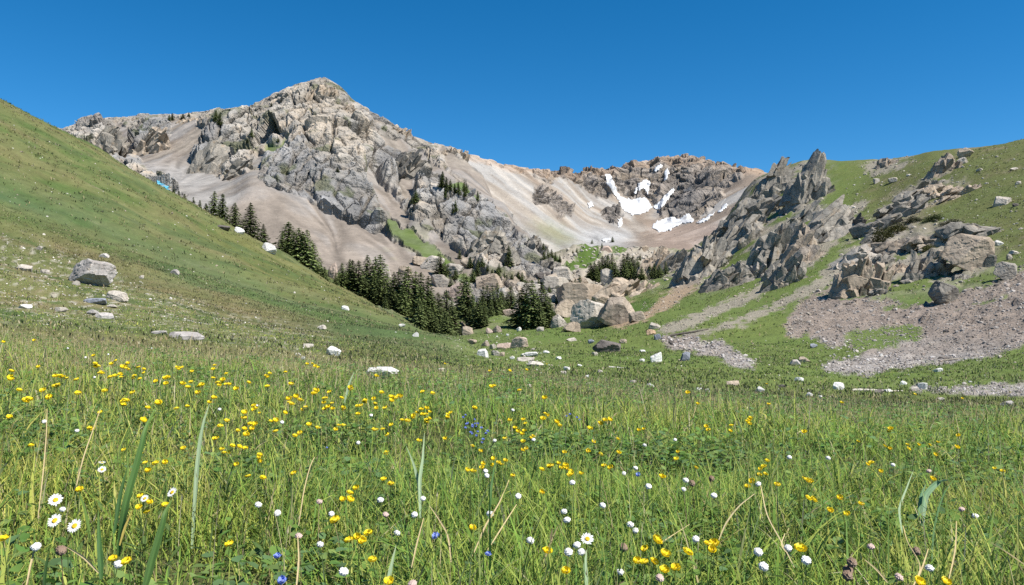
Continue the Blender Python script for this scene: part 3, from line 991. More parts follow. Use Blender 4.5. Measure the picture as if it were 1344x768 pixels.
def put_boulder(px, py, w, h, tone, text, kind=None, Y=None, name="boulder", cat="boulder", group=None, yaw=None, tilt=0.0, depth=.85, sink=.22):
    """a boulder whose foot stands on the ground where photo pixel (px, py) meets it; w, h in photo pixels"""
    if Y is None:
        p = land_hit(px, py - .02 * h)
    else:
        p = unproj(px, py, Y)
    s = p[1] / F
    if kind is None:
        kind = "flat" if h < .42 * w else "round" if rr.random() < .3 else "chunk"
    n = {"chunk": 7, "flat": 6, "round": 5, "spike": 4, "small": 8}[kind]
    o = bpy.data.objects.new(name, shape_mesh(kind, int(rr.integers(n)), tone))
    COL.objects.link(o)
    sink = .36 if max(w, h) < 24 else sink
    H = h * s * (1 + sink)
    W = w * s
    D = W * depth
    o.scale = (W, D, H)
    o.location = (p[0], p[1] + D * .32, p[2] - H * sink / (1 + sink) - .02 * H)
    o.rotation_euler = (0, tilt, yaw if yaw is not None else (0 if rr.random() < .5 else math.pi) + rr.uniform(-.35, .35))
    note(o, text, px, cat, group)
    return o


_cg = {}


def cube_grid(n):
    """unit cube (-1..1) with an n x n grid on each side, welded"""
    if n not in _cg:
        key, V, Q = {}, [], []

        def vid(a):
            a = tuple(a)
            if a not in key:
                key[a] = len(V)
                V.append([2 * c / n - 1 for c in a])
            return key[a]
        for ax in range(3):
            for side in (0, n):
                for i in range(n):
                    for j in range(n):
                        q = []
                        for di, dj in ((0, 0), (1, 0), (1, 1), (0, 1)):
                            a = [0, 0, 0]
                            a[ax], a[(ax + 1) % 3], a[(ax + 2) % 3] = side, i + di, j + dj
                            q.append(vid(a))
                        Q.append(q if side else q[::-1])
        _cg[n] = (np.array(V, float), np.array(Q, np.int32))
    return _cg[n]


CORN = (cube_grid(10)[0] > 0) @ np.array([1, 2, 4])


def outcrop(px, py, w, h, tone, text, lean=.6, nb=10, Y=None, slab=2.0, seed=0, profile="peak", name="rock_outcrop", on=None):
    """a jointed crag of many leaning blocks grown together; w, h in photo pixels, foot at (px, py)"""
    r = np.random.default_rng(900 + seed + int(px) * 7 + int(py))
    if on is not None:
        ok, hit, nn, _ = on.ray_cast(Vector((0, 0, CAMZ)), ray(px, py))
        p = np.array(hit) if ok else unproj(px, py, 300)
    elif Y is None:
        p = land_hit(px, py)
    else:
        p = unproj(px, py, Y)
    s = p[1] / F
    W, H = w * s, h * s
    R0 = np.array(Matrix.Rotation(lean, 3, 'Y')) @ np.array(Matrix.Rotation(r.uniform(-.5, .5), 3, 'Z')) @ np.array(Matrix.Rotation(r.uniform(-.3, .3), 3, 'X'))
    Vs, Ts, off = [], [], 0
    CV, CQ = cube_grid(10)
    nb2 = int(nb * 2.6)
    unit = math.sqrt(W * max(H, .35 * W)) / math.sqrt(nb) * .95
    for k in range(nb2):
        front = k / nb2
        u = r.uniform(-1, 1) if k > nb else (k + .5) / nb * 2 - 1
        prof = {"peak": 1 - abs(u - .1) ** 1.25 * .78, "flat": .88 - .25 * abs(u), "left": .95 - .45 * (u + 1) / 2, "right": .5 + .45 * (u + 1) / 2}[profile]
        lvl = 1.0 if k <= nb else r.uniform(.15, .85)
        zc = prof * lvl * H * r.uniform(.86, 1.02)
        dims = unit * r.lognormal(0, .25) * np.array([r.uniform(.24, .62), r.uniform(.45, .95), r.uniform(.6, 1.55)])
        if k <= nb:                                   # columns reach down to the slope
            dims[2] = max(dims[2], zc * .60)
            dims[0] = min(dims[0] * 1.1, W * .20)
            dims[1] = min(dims[1], W * .26)
        P = CV * (1 + r.uniform(-.22, .22, 8)[CORN]).reshape(-1, 1) * dims
        for _ in range(10):                           # corners broken off along random planes
            nn_ = r.normal(size=3)
            nn_ /= np.linalg.norm(nn_)
            q = P / dims
            dd_ = q @ nn_ - r.uniform(.60, 1.0)
            P = P - (np.maximum(dd_, 0)[:, None] * nn_) * dims
        o3 = r.uniform(-40, 40, 3)
        P = P * (1 + .06 * fbm(P / unit * 1.3 + o3, 2, 5) + .035 * cells(P / unit * np.array([4.5, 2.5, 2.0]) + o3, 9)[0])[:, None]
        Rj = np.array(Matrix.Rotation(r.uniform(-.30, .30), 3, Vector(r.normal(size=3)).normalized()))
        P = P @ (R0 @ Rj).T
        zt = P[:, 2].max()
        yb = (1 - lvl) * -.30 + r.uniform(-.06, .16)
        P = P + np.array([u * W * .43, yb * W + W * .18, zc - zt])
        Vs.append(P)
        Ts.append(CQ + off)
        off += len(P)
    V = np.concatenate(Vs)
    me = mesh_np(name, V, np.concatenate(Ts), smooth=False)
    me.materials.append(RM[tone])
    o = bpy.data.objects.new(name, me)
    COL.objects.link(o)
    o.location = (p[0], p[1], p[2] - .06 * H)
    note(o, text, px, "rock outcrop")
    return o


bpy.context.view_layer.update()
T_ = "grey crag "
# ---- crags on the spur at the right of the valley
outcrop(1064, 262, 54, 76, "grey", "tallest grey spire on the right skyline, with a pointed tip", .5, 24)
outcrop(1018, 256, 54, 62, "grey", "blocky grey twin crag on the skyline beside the tallest spire", .5, 24)
outcrop(1008, 284, 62, 38, "grey", "grey slabs below the blocky skyline crag", .7, 10)
outcrop(977, 292, 42, 42, "grey", "dark hollowed grey crag on the left edge of the spur", .5, 9)
outcrop(962, 330, 58, 52, "grey", "rounded pale grey crag midway down the spur", .6, 11)
outcrop(928, 362, 66, 64, "grey", "tall shadowed grey crag above the pinkish gully", .45, 13)
outcrop(903, 372, 44, 50, "grey", "narrow grey crag leaning beside the pinkish gully", .4, 9)
outcrop(1014, 346, 62, 70, "grey", "stacked grey slabs leaning together in the middle of the spur", .5, 13)
outcrop(1052, 342, 46, 66, "brown", "pinkish brown upright slab among the grey crags", .45, 8)
outcrop(1090, 312, 64, 66, "grey", "layered grey crag of leaning slabs below the tallest spire", .8, 13)
outcrop(1034, 374, 60, 48, "grey", "lowest grey crag of the spur, above the gravel path", .5, 11)
outcrop(962, 376, 76, 40, "grey", "broad low grey crag at the foot of the spur", .6, 12)
outcrop(862, 362, 60, 50, "tan", "pale pointed crag standing left of the pinkish gully", .4, 18)
outcrop(828, 388, 84, 30, "tan", "low broken slabs between the valley spruces and pale pointed crag", .8, 12, profile="flat")
outcrop(985, 316, 40, 40, "grey", "small grey crag between the hollowed crag and leaning slabs", .5, 8)
outcrop(1062, 288, 44, 30, "grey", "grey ledge just under the tallest spire", .8, 8)
outcrop(1128, 300, 18, 24, "dark", "small dark pointed rock on the grassy rib beside the gravel path", .2, 5)
outcrop(1156, 304, 46, 30, "grey", "lowest ledge of the slanting rock band on the right hill", .95, 10, profile="right")
outcrop(1182, 284, 52, 32, "grey", "second lowest ledge of the slanting rock band", .95, 10, profile="right")
outcrop(1208, 266, 54, 28, "grey", "middle ledge of the slanting rock band", 1.0, 10, profile="flat")
outcrop(1238, 254, 52, 20, "tan", "broken flat ledges below the hilltop crag", 1.1, 10, profile="flat")
outcrop(1268, 252, 52, 13, "tan", "thin flat ledges at the right end of the rock band", 1.2, 8, profile="flat")
outcrop(1240, 226, 44, 33, "brown", "dark hilltop crag with a tan right side", .5, 9)
outcrop(1166, 217, 32, 15, "brown", "small dark rocks on the skyline dip right of the spires", .5, 7)
outcrop(1136, 386, 70, 66, "tan", "tan pillared crag above the gravel slope", .28, 12, profile="flat")
outcrop(1122, 348, 50, 34, "pale", "pale slabs capping the left side of the pillared crag", .9, 8)
outcrop(1204, 366, 42, 46, "grey", "grey pointed block with a black shadowed left side", .25, 6)
outcrop(1230, 362, 34, 30, "grey", "small leaning blocks between the pointed block and great boulder", .3, 7)
outcrop(1288, 312, 76, 30, "grey", "split grey slabs lying above the great tan boulder", 1.0, 9, profile="left")
outcrop(1185, 330, 60, 24, "brown", "shadowed brown ledge behind the pillared crag", 1.1, 9, profile="flat")
outcrop(1230, 322, 60, 24, "brown", "shadowed brown ledge left of the great tan boulder", 1.1, 9, profile="flat")
xr = np.random.default_rng(404)
for (px, py, w_, h_) in ((1042, 272, 30, 20), (994, 300, 30, 24), (948, 312, 30, 28), (940, 338, 36, 34),
                         (1036, 318, 34, 34), (1070, 322, 30, 36), (1060, 344, 40, 30), (1016, 366, 34, 30), (990, 366, 36, 28), (940, 372, 34, 26), (884, 356, 30, 36), (910, 350, 32, 36)):
    outcrop(px, py, w_, h_, "grey" if xr.random() < .8 else "brown", ("upper" if py < 305 else "lower") + " small grey crag among the leaning spur crags", xr.uniform(.3, .7), 7)
for (px, py, w_, h_) in ((1150, 318, 34, 16), (1168, 296, 30, 16), (1196, 276, 34, 16), (1222, 262, 34, 14), (1226, 244, 30, 14), (1250, 262, 26, 10), (1284, 246, 26, 8)):
    outcrop(px, py, w_, h_, "grey" if xr.random() < .6 else "tan", "small flat ledge within the slanting rock band", 1.0, 6, profile="flat")
for (px, py, w_, h_) in ((1158, 346, 30, 18), (1180, 356, 24, 16), (1246, 340, 30, 22), (1260, 326, 34, 16), (1212, 346, 24, 16), (1262, 366, 20, 10), (1136, 330, 30, 14), (1152, 386, 18, 12)):
    outcrop(px, py, w_, h_, "grey" if xr.random() < .6 else "tan", "small jumbled rock between the pillared crag and great boulder", .6, 6, profile="flat")
# ---- crags on the left skyline and on the mountain face
outcrop(128, 192, 58, 38, "grey", "dark skyline crag nearest the grassy hillside", .5, 11, on=mountain)
outcrop(190, 202, 48, 50, "brown", "dark blocky skyline crag left of the pinkish gully", .6, 12, on=mountain)
outcrop(268, 224, 50, 56, "grey", "grey pointed buttress with a black cave in the pinkish gully", .4, 11, on=mountain)
outcrop(312, 226, 40, 26, "grey", "low grey buttress right of the cave buttress", .7, 9, on=mountain)
outcrop(712, 350, 50, 18, "grey", "last grey crag at the foot of the mountain's right shoulder", .5, 10, on=mountain)
outcrop(696, 325, 36, 20, "grey", "grey crag on the edge of the mountain's right shoulder", .5, 10, on=mountain)
outcrop(528, 232, 70, 44, "grey", "dark grey crag on the mountain face under the sandy ridge", .7, 13, on=mountain)
outcrop(640, 330, 60, 40, "grey", "grey crag above the upper trees on the mountain's shoulder", .7, 12, on=mountain)

outcrop(420, 120, 40, 16, "tan", "pointed summit rocks crowning the main mountain", .5, 12, on=mountain)
outcrop(454, 146, 26, 14, "tan", "small rock step on the ridge right of the summit", .6, 9, on=mountain)
outcrop(592, 202, 40, 12, "tan", "low tan rock crest where the mountain ridge dips to the far ridge", .6, 10, profile="flat", on=mountain)
outcrop(382, 126, 34, 12, "grey", "rough rock step on the ridge left of the summit", .5, 10, profile="right", on=mountain)
outcrop(330, 146, 34, 12, "grey", "low skyline rocks halfway along the left ridge", .5, 10, profile="flat", on=mountain)
outcrop(245, 160, 34, 10, "tan", "low skyline rocks above the pinkish gully", .5, 9, profile="flat", on=mountain)
outcrop(520, 172, 30, 9, "tan", "small rocks midway down the right summit ridge", .6, 9, profile="flat", on=mountain)
# ---- boulders: (px, py of foot, width, height, tone, label, shape)
B = [
    # great boulders on the right
    (1280, 355, 70, 52, "tan", "great tan boulder with an overhanging shadowed left face", "chunk"),
    (1245, 398, 36, 31, "grey", "lone grey boulder standing on the gravel slope", "spike"),
    (1324, 368, 30, 26, "grey", "split grey boulder near the right edge above the gravel", "chunk"),
    (1270, 206, 20, 14, "tan", "tan boulder on the hilltop beside the dark crag", "round"),
    (1266, 215, 14, 10, "pale", "pale boulder just below the tan hilltop boulder", "round"),
    (1311, 323, 14, 8, "white", "small white round boulder right of the great tan boulder", "round"),
    (1326, 341, 10, 8, "pale", "pale stone below the white round boulder", "chunk"),
    (1334, 334, 14, 6, "pale", "flat pale stone at the right edge below the white round boulder", "flat"),
    (1318, 269, 22, 13, "pale", "pale boulder on the upper right grass slope", "chunk"),
    (1334, 271, 8, 5, "dark", "small dark stone right of the pale slope boulder", "chunk"),
    (1173, 240, 12, 8, "pale", "pale stone on the grassy gap below the skyline dip", "chunk"),
    (1152, 240, 10, 7, "pale", "small pale stone left on the grassy gap below the skyline", "chunk"),
    (1288, 224, 10, 4, "pale", "small flat pale stone on the upper hill grass", "flat"),
    (1332, 223, 11, 4, "pale", "flat pale stone high at the right edge", "flat"),
    (1338, 242, 8, 5, "pale", "pale stone at the right edge below the hilltop", "chunk"),
    (1158, 377, 12, 8, "grey", "grey stone on grass below the pointed block", "chunk"),
    (1190, 372, 14, 7, "grey", "low grey stone below the small leaning blocks", "flat"),
    (1250, 352, 44, 10, "grey", "long grey slab at the foot of the great tan boulder", "flat"),
    (1302, 350, 18, 16, "grey", "grey boulder tucked under the right end of the great boulder", "chunk"),
    # the boulder pile in the valley
    (775, 432, 52, 40, "pale", "large rounded pale boulder leaning at the front of the boulder pile", "round"),
    (764, 402, 70, 32, "tan", "broad roof slab on top of the boulder pile", "flat"),
    (740, 418, 34, 26, "tan", "angular block under the left end of the roof slab", "chunk"),
    (733, 430, 24, 18, "pale", "pale green-stained boulder at the left foot of the boulder pile", "round"),
    (750, 436, 26, 14, "tan", "tan boulder at the front foot of the pile", "chunk"),
    (812, 427, 52, 38, "brown", "brown sloping boulder right of the large rounded one", "flat"),
    (838, 422, 24, 14, "brown", "brown rock at the right end of the boulder pile", "chunk"),
    (790, 404, 26, 18, "tan", "tan block resting beside the roof slab", "chunk"),
    (797, 464, 38, 18, "dark", "dark tent-shaped rock in the valley grass", "spike"),
    (781, 467, 8, 5, "pale", "pale stone against the dark tent-shaped rock", "chunk"),
    (800, 372, 22, 20, "pale", "pale block behind the pile, left of the low broken slabs", "chunk"),
    (816, 374, 26, 10, "tan", "flat pale slab under the valley spruces", "flat"),
    # hillside on the left
    (112, 374, 64, 36, "speckled", "large speckled grey boulder on the left hillside", "round"),
    (152, 395, 26, 14, "pale", "pale boulder right below the large speckled boulder", "chunk"),
    (123, 399, 28, 8, "blue", "flat blue-grey slab below the large speckled boulder", "flat"),
    (119, 413, 18, 7, "speckled", "upper piece of the broken grey slab under the blue-grey slab", "flat"),
    (135, 418, 24, 8, "speckled", "lower piece of the broken grey slab under the blue-grey slab", "flat"),
    (145, 404, 14, 5, "pale", "small pale stone under the pale hillside boulder", "flat"),
    (30, 405, 17, 6, "white", "curved white stone at the left foot of the hillside", "flat"),
    (77, 409, 16, 6, "pale", "low pale stone right of the curved white stone", "flat"),
    (28, 355, 22, 9, "pale", "pale stones left of the large speckled boulder", "flat"),
    (58, 359, 13, 6, "pale", "small pale stone close left of the large speckled boulder", "flat"),
    (50, 328, 10, 6, "pale", "pale stone up the slope left of the large speckled boulder", "chunk"),
    (98, 374, 10, 6, "pale", "little pale stone at the foot of the large speckled boulder", "chunk"),
    (135, 338, 14, 6, "speckled", "grey stone on the brown strip above the large speckled boulder", "flat"),
    (228, 360, 13, 7, "speckled", "grey stone on the brown strip right of the large speckled boulder", "flat"),
    (185, 366, 7, 5, "pale", "tiny pale stone right of the large speckled boulder", "chunk"),
    (240, 446, 46, 11, "speckled", "flat grey rock at the foot of the left hillside", "flat"),
    (208, 439, 20, 5, "speckled", "thin grey rock left of the flat grey rock", "flat"),
    (437, 467, 20, 13, "white", "rounded white boulder at the foot of the left hillside", "round"),
    (501, 497, 46, 15, "white", "large flat white boulder on the meadow brow", "small"),
    (391, 467, 7, 4, "white", "small white stone near the rounded white boulder", "chunk"),
    (397, 472, 6, 4, "white", "smaller white stone below its neighbour near the rounded white boulder", "chunk"),
    (352, 331, 22, 14, "white", "white boulder on the ridge line beside the spruces", "round"),
    (313, 306, 14, 9, "white", "small white boulder higher up the ridge line by the spruces", "round"),
    (290, 300, 22, 6, "dark", "dark slab jutting from the ridge line below the spruces", "flat"),
    (453, 407, 10, 6, "white", "white stone on the hillside below the first spruce belt", "chunk"),
    (527, 429, 9, 4, "white", "white stone on the slope under the middle spruce belt", "flat"),
    (545, 442, 9, 6, "white", "white stone low on the slope under the dense spruces", "chunk"),
    (421, 432, 12, 6, "pale", "pale stone in the grass above the rounded white boulder", "flat"),
    (404, 456, 14, 5, "pale", "pale flat stone up left of the rounded white boulder", "flat"),
    # valley floor
    (652, 437, 15, 10, "pink", "larger pinkish boulder in the grassy hollow", "round"),
    (642, 438, 10, 8, "pink", "smaller pinkish boulder in the grassy hollow", "round"),
    (681, 435, 7, 6, "white", "white round stone below the dark spruce group", "round"),
    (637, 412, 7, 5, "white", "white stone at the foot of the tall spruces", "chunk"),
    (668, 416, 18, 11, "pink", "pink boulder between the two valley spruce groups", "chunk"),
    (678, 413, 8, 15, "pale", "upright pale rock beside the dark spruce group", "spike"),
    (709, 435, 11, 6, "pale", "pale stone right of the dark spruce group", "chunk"),
    (666, 441, 5, 3, "white", "tiny white stone in the hollow", "chunk"),
    (682, 457, 26, 15, "pink", "broad pinkish rock in the middle of the stone litter", "chunk"),
    (662, 458, 18, 8, "pink", "low pinkish rock left of the broad one", "flat"),
    (637, 455, 12, 8, "pink", "pink stone at the left of the stone litter", "round"),
    (647, 458, 9, 6, "pale", "pale stone between two pink rocks", "chunk"),
    (633, 468, 16, 10, "white", "white boulder at the left end of the stone litter", "chunk"),
    (650, 467, 12, 7, "pale", "pale boulder right of the white one in the litter", "chunk"),
    (659, 468, 8, 6, "tan", "tan stone in the litter", "chunk"),
    (672, 472, 7, 4, "white", "small white stone at the front of the litter", "chunk"),
    (698, 468, 19, 6, "white", "long white stone at the right of the litter", "flat"),
    (687, 468, 8, 4, "white", "short white stone touching the long white stone", "flat"),
    (690, 474, 24, 5, "pale", "flat pale slab just below the long white stone", "flat"),
    (703, 481, 22, 7, "pale", "lowest flat slab of the stone litter", "flat"),
    (733, 472, 8, 4, "white", "white stone alone right of the litter", "flat"),
    (717, 464, 9, 4, "white", "white stone above right of the litter", "flat"),
    (700, 460, 6, 3, "pale", "tiny pale stone above the long white stone", "flat"),
    (750, 448, 15, 5, "pale", "pale flat stone below the boulder pile", "flat"),
    (606, 432, 13, 11, "tan", "tan boulder at the tip of the hillside ridge", "chunk"),
    (614, 440, 16, 12, "tan", "larger tan boulder below the ridge tip", "chunk"),
    (620, 452, 12, 7, "tan", "tan stone where the ridge meets the hollow", "chunk"),
    (596, 426, 10, 8, "tan", "tan stone beside the last dense spruce", "chunk"),
    (776, 451, 9, 6, "blue", "grey round stone left of the dark tent-shaped rock", "round"),
    (744, 488, 9, 7, "white", "white stone in grass left of the valley centre", "chunk"),
    (738, 491, 12, 4, "pale", "pale stone touching the white one left of the valley centre", "flat"),
    (761, 481, 7, 3, "white", "tiny white stone below the dark tent-shaped rock", "flat"),
    (788, 491, 7, 6, "pale", "pointed pale stone below the dark tent-shaped rock", "spike"),
    (771, 495, 7, 3, "white", "flat white fleck left of the pointed pale stone", "flat"),
    (773, 505, 7, 3, "white", "flat white stone at the near edge below the pointed pale stone", "flat"),
    (862, 476, 19, 14, "white", "bright white wedge-shaped boulder right of the valley centre", "spike"),
    (844, 463, 9, 4, "white", "small white stone up left of the white wedge", "flat"),
    (843, 475, 7, 4, "white", "small white stone left of the white wedge", "chunk"),
    (901, 474, 15, 12, "blue", "blue-grey boulder right of the white wedge", "chunk"),
    (854, 508, 11, 5, "white", "white oval stone below the white wedge", "round"),
    (842, 514, 6, 3, "white", "small white stone left of the white oval stone", "chunk"),
    (831, 503, 10, 4, "pale", "pale stone up left of the white oval stone", "flat"),
    (918, 512, 8, 3, "white", "left of two white stones near the fallen log", "flat"),
    (928, 515, 9, 5, "white", "right of two white stones near the fallen log", "flat"),
    (860, 432, 17, 9, "pale", "pale slab at the left end of the rubble strip", "flat"),
    (855, 440, 13, 8, "orange", "orange boulder at the left end of the rubble strip", "round"),
    (864, 446, 10, 8, "blue", "grey block below the orange boulder", "chunk"),
    (818, 451, 10, 6, "tan", "tan stone right of the dark tent-shaped rock", "chunk"),
    (881, 453, 7, 7, "dark", "black stone in the rubble strip", "chunk"),
    (998, 516, 12, 9, "white", "tilted white boulder right of the fallen log", "round"),
    (1050, 501, 12, 6, "white", "white oval boulder below the gravel tongue", "round"),
    (1064, 520, 10, 5, "white", "white stone below the white oval boulder", "round"),
    (1077, 523, 7, 4, "white", "small white stone at right of the lower pair", "round"),
    (1102, 512, 15, 10, "white", "bluish white boulder below the gravel edge", "chunk"),
    (1028, 509, 11, 4, "dark", "black flat stone left of the white oval boulder", "flat"),
    (963, 506, 17, 6, "tan", "tan flat stone above the fallen log", "flat"),
    (1068, 457, 12, 6, "blue", "grey stone in the grass left of the gravel tongue", "flat"),
    (1057, 476, 15, 8, "tan", "tan boulder left of the gravel tongue's foot", "chunk"),
    (1045, 479, 14, 7, "speckled", "speckled low stone beside the tan boulder by the gravel", "flat"),
    (1188, 505, 11, 5, "white", "white oval stone left of the stone row", "round"),
    (1212, 511, 15, 9, "white", "large white boulder at the left end of the stone row", "chunk"),
    (1201, 512, 14, 5, "pale", "pale stone at the very left of the stone row", "flat"),
    (1232, 488, 13, 5, "white", "white flat stone on the grass below the gravel", "flat"),
    (1241, 472, 17, 4, "dark", "dark flat slab on the lower gravel edge", "flat"),
    (1154, 517, 14, 6, "dark", "dark stone with pale top near the pale log", "flat"),
    (1167, 515, 9, 4, "white", "white stone touching the dark one near the pale log", "flat"),
    (1324, 534, 17, 8, "speckled", "rounded grey boulder in front of the stone row", "round"),
    (1236, 526, 9, 4, "pale", "pale stone in front of the stone row", "flat"),
    (1313, 470, 7, 4, "pale", "small pale stone on grass right of the gravel", "flat"),
    (1274, 503, 5, 3, "white", "tiny white stone just above the stone row", "chunk"),
    (1157, 468, 6, 4, "white", "small white stone on the gravel's green island", "chunk"),
    (580, 192 + 296, 12, 5, "pale", "pale stone half sunk in the dark green grass", "flat"),
    (665, 499, 8, 5, "tan", "tan stone in grass below the stone litter", "chunk"),
    (694, 508, 9, 4, "pale", "pale stone at the meadow brow below the litter", "flat"),
    # rocks among the spruces
    (601, 399, 36, 30, "pink", "big rounded pinkish boulder behind the dense spruces", "round"),
    (642, 384, 44, 26, "tan", "big ribbed tan slab above the tall spruces", "chunk"),
    (567, 356, 34, 22, "pale", "pale slab high among scattered small spruces", "chunk"),
    (590, 366, 40, 22, "pale", "wide pale slab below the scattered small spruces", "chunk"),
    (618, 352, 32, 15, "brown", "tilted slab with a dark underside below the green strip", "flat"),
    (552, 348, 24, 12, "tan", "tan slab at the foot of the long scree", "flat"),
    (532, 362, 18, 14, "tan", "tan block behind the middle spruces", "chunk"),
    (505, 364, 16, 16, "pale", "pale rock showing between the middle spruces", "chunk"),
    (668, 398, 28, 16, "pale", "pale rocks behind the valley spruce pair", "chunk"),
    (694, 385, 34, 15, "pale", "pale slab right above the dark spruce group", "flat"),
    (728, 380, 40, 18, "pale", "bright pale slab below the small green shelf", "flat"),
    (738, 366, 30, 18, "pale", "pale boulder on the edge of the small green shelf", "chunk"),
    (712, 368, 24, 12, "dark", "dark boulder on the mountain's last shoulder", "chunk"),
    (455, 374, 16, 14, "pink", "round pinkish rock at the first spruce belt", "round"),
    (465, 374, 26, 20, "pink", "sloping pinkish boulder between the first spruces", "round"),
    (435, 366, 16, 22, "pink", "pinkish rock left of the first spruce belt", "round"),
    (536, 402, 14, 18, "pink", "pinkish rock in the gap of the dense spruces", "round"),
    (576, 378, 26, 18, "pale", "pale rock above the dense spruces", "chunk"),
    (722, 396, 24, 11, "pale", "pale rock left of the roof slab", "chunk"),
    (760, 372, 26, 9, "tan", "tan rock behind the roof slab", "flat"),
    (845, 330, 14, 8, "tan", "tan rock on the far valley lip", "flat"),
    (796, 330, 16, 8, "pink", "pinkish rock on the far valley lip left of the spruces", "flat"),
]
for (px, py, w_, h_, tone, text, kind) in B:
    nm = "slab" if kind == "flat" and "slab" in text else "boulder" if max(w_, h_) > 9 else "stone"
    put_boulder(px, py, w_, h_, tone, text, kind, name=nm, cat={"slab": "rock slab", "boulder": "boulder", "stone": "stone"}[nm],
                yaw=0.0 if "great" in text or "large" in text else None)


# ---- logs and sticks
def stick(px0, py0, px1, py1, rad_px, col, text, name="fallen_log"):
    a, b = ground_hit([px0, px1], [py0, py1])
    a, b = np.array(a), np.array(b)
    if abs(b[1] - a[1]) > .35 * abs(b[0] - a[0]):
        b[1] = a[1] + np.sign(b[1] - a[1]) * .35 * abs(b[0] - a[0])
        b[2] = GH(np.array([b[0]]), np.array([b[1]]))[0]
    R = rad_px * a[1] / F
    n, k = 26, 10
    V = []
    for i in range(n):
        t = i / (n - 1)
        c = lerp(a, b, t) + np.array([0, 0, R * .8])
        c = c + R * .5 * np.array([0, math.sin(t * 7), math.sin(t * 4 + 1)])
        rr_ = R * (1.1 - .5 * t) * (1 + .12 * math.sin(i * 2.1)) * (0.55 if i in (0, n - 1) else 1)
        for j in range(k):
            th = 2 * math.pi * j / k
            V.append(c + rr_ * (1 + .12 * math.sin(3 * th + i)) * np.array([0, math.cos(th), math.sin(th)]))
    Q = [[i * k + j, i * k + (j + 1) % k, (i + 1) * k + (j + 1) % k, (i + 1) * k + j] for i in range(n - 1) for j in range(k)]
    me = mesh_np(name, np.array(V), np.array(Q), smooth=True)
    bm = bmesh.new()
    bm.from_mesh(me)
    bm.verts.ensure_lookup_table()
    bm.faces.new([bm.verts[j] for j in range(k)])
    bm.faces.new([bm.verts[(n - 1) * k + j] for j in range(k)])
    # two broken branch stubs
    for t, sgn in ((.35, 1), (.7, -1)):
        c = Vector(lerp(a, b, t)) + Vector((0, 0, R))
        res = bmesh.ops.create_cone(bm, cap_ends=True, segments=6, radius1=R * .35, radius2=R * .15, depth=R * 3)
        for v in res["verts"]:
            v.co = Matrix.Rotation(.6 * sgn, 3, 'Y') @ v.co + c + Vector((0, 0, R * 1.0))
    bm.to_mesh(me)
    bm.free()
    m, nt, bs, out = new_mat("weathered_wood")
    geo = N(nt, "ShaderNodeNewGeometry")
    no = noise_out(nt, geo.outputs["Position"], 9, 5, .7)
    mx = N(nt, "ShaderNodeMix", data_type='RGBA')
    mx.inputs[6].default_value = (*[c * .6 for c in col], 1)
    mx.inputs[7].default_value = (*col, 1)
    nt.links.new(maprange(nt, no, .35, .6, 0, 1), mx.inputs[0])
    nt.links.new(mx.outputs[2], bs.inputs["Base Color"])
    bs.inputs["Roughness"].default_value = .85
    o = link(name, me, m)
    note(o, text, px0, "log")


stick(931, 527, 968, 528, 1.6, (.50, .43, .30), "pale bleached log lying on the meadow brow")
stick(1119, 514, 1142, 508, 1.6, (.55, .50, .42), "pale log left of the stone row")
stick(878, 443, 929, 432, 1.5, (.09, .075, .06), "long dark log on the grass above the rubble strip")
stick(1238, 475, 1268, 470, 1.2, (.30, .26, .20), "thin weathered log on the lower gravel edge")
stick(799, 483, 815, 480, 1.0, (.55, .52, .45), "short bleached stick in the valley grass")

# ---- loose stones nobody could count
SV, ST = ico(1)


def stones(name, pts, sizes, colr, seed, label):
    r = np.random.default_rng(seed)
    n = len(pts)
    J = SV[None] * r.uniform(.65, 1.1, (n, len(SV), 1)) * r.uniform(.6, 1.1, (n, 1, 3)) * np.array([1, 1, .75])
    a = r.uniform(0, 6.28, n)
    ca, sa = np.cos(a)[:, None], np.sin(a)[:, None]
    X = J[..., 0] * ca - J[..., 1] * sa
    Y = J[..., 0] * sa + J[..., 1] * ca
    V = np.stack([X, Y, J[..., 2]], -1) * sizes[:, None, None] + pts[:, None, :]
    T = ST[None] + (np.arange(n) * len(SV))[:, None, None]
    me = mesh_np(name, V.reshape(-1, 3), T.reshape(-1, 3), smooth=False)
    c = colr[:, None, :] * np.ones((1, len(SV), 1))
    set_col(me, c.reshape(-1, 3))
    return tag(link(name, me, mat_stone), label=label, kind="stuff")


mat_stone = ground_mat("loose_stone", (3.0, 14.0), (.18, .2), .06, bumpstr=.5)


def scatter_mask(mask, n, seed, thr=.5, box=None):
    """ground points seen inside a masked part of the photo"""
    r = np.random.default_rng(seed)
    x0, y0, x1, y1 = box
    px = r.uniform(x0, x1, n * 6)
    py = r.uniform(y0, y1, n * 6)
    ax, ay = warp(px, py, 8, .11, 60)
    k = sample(mask, ax, ay) > thr
    return px[k][:n], py[k][:n]


def hits_fast(px, py):
    """many ground points at once, through the ground mesh itself"""
    out = []
    org = Vector((0, 0, CAMZ))
    for a, b in zip(px, py):
        ok, hit, nn, _ = ground.ray_cast(org, ray(a, b))
        if ok:
            out.append(hit[:])
    return np.array(out)


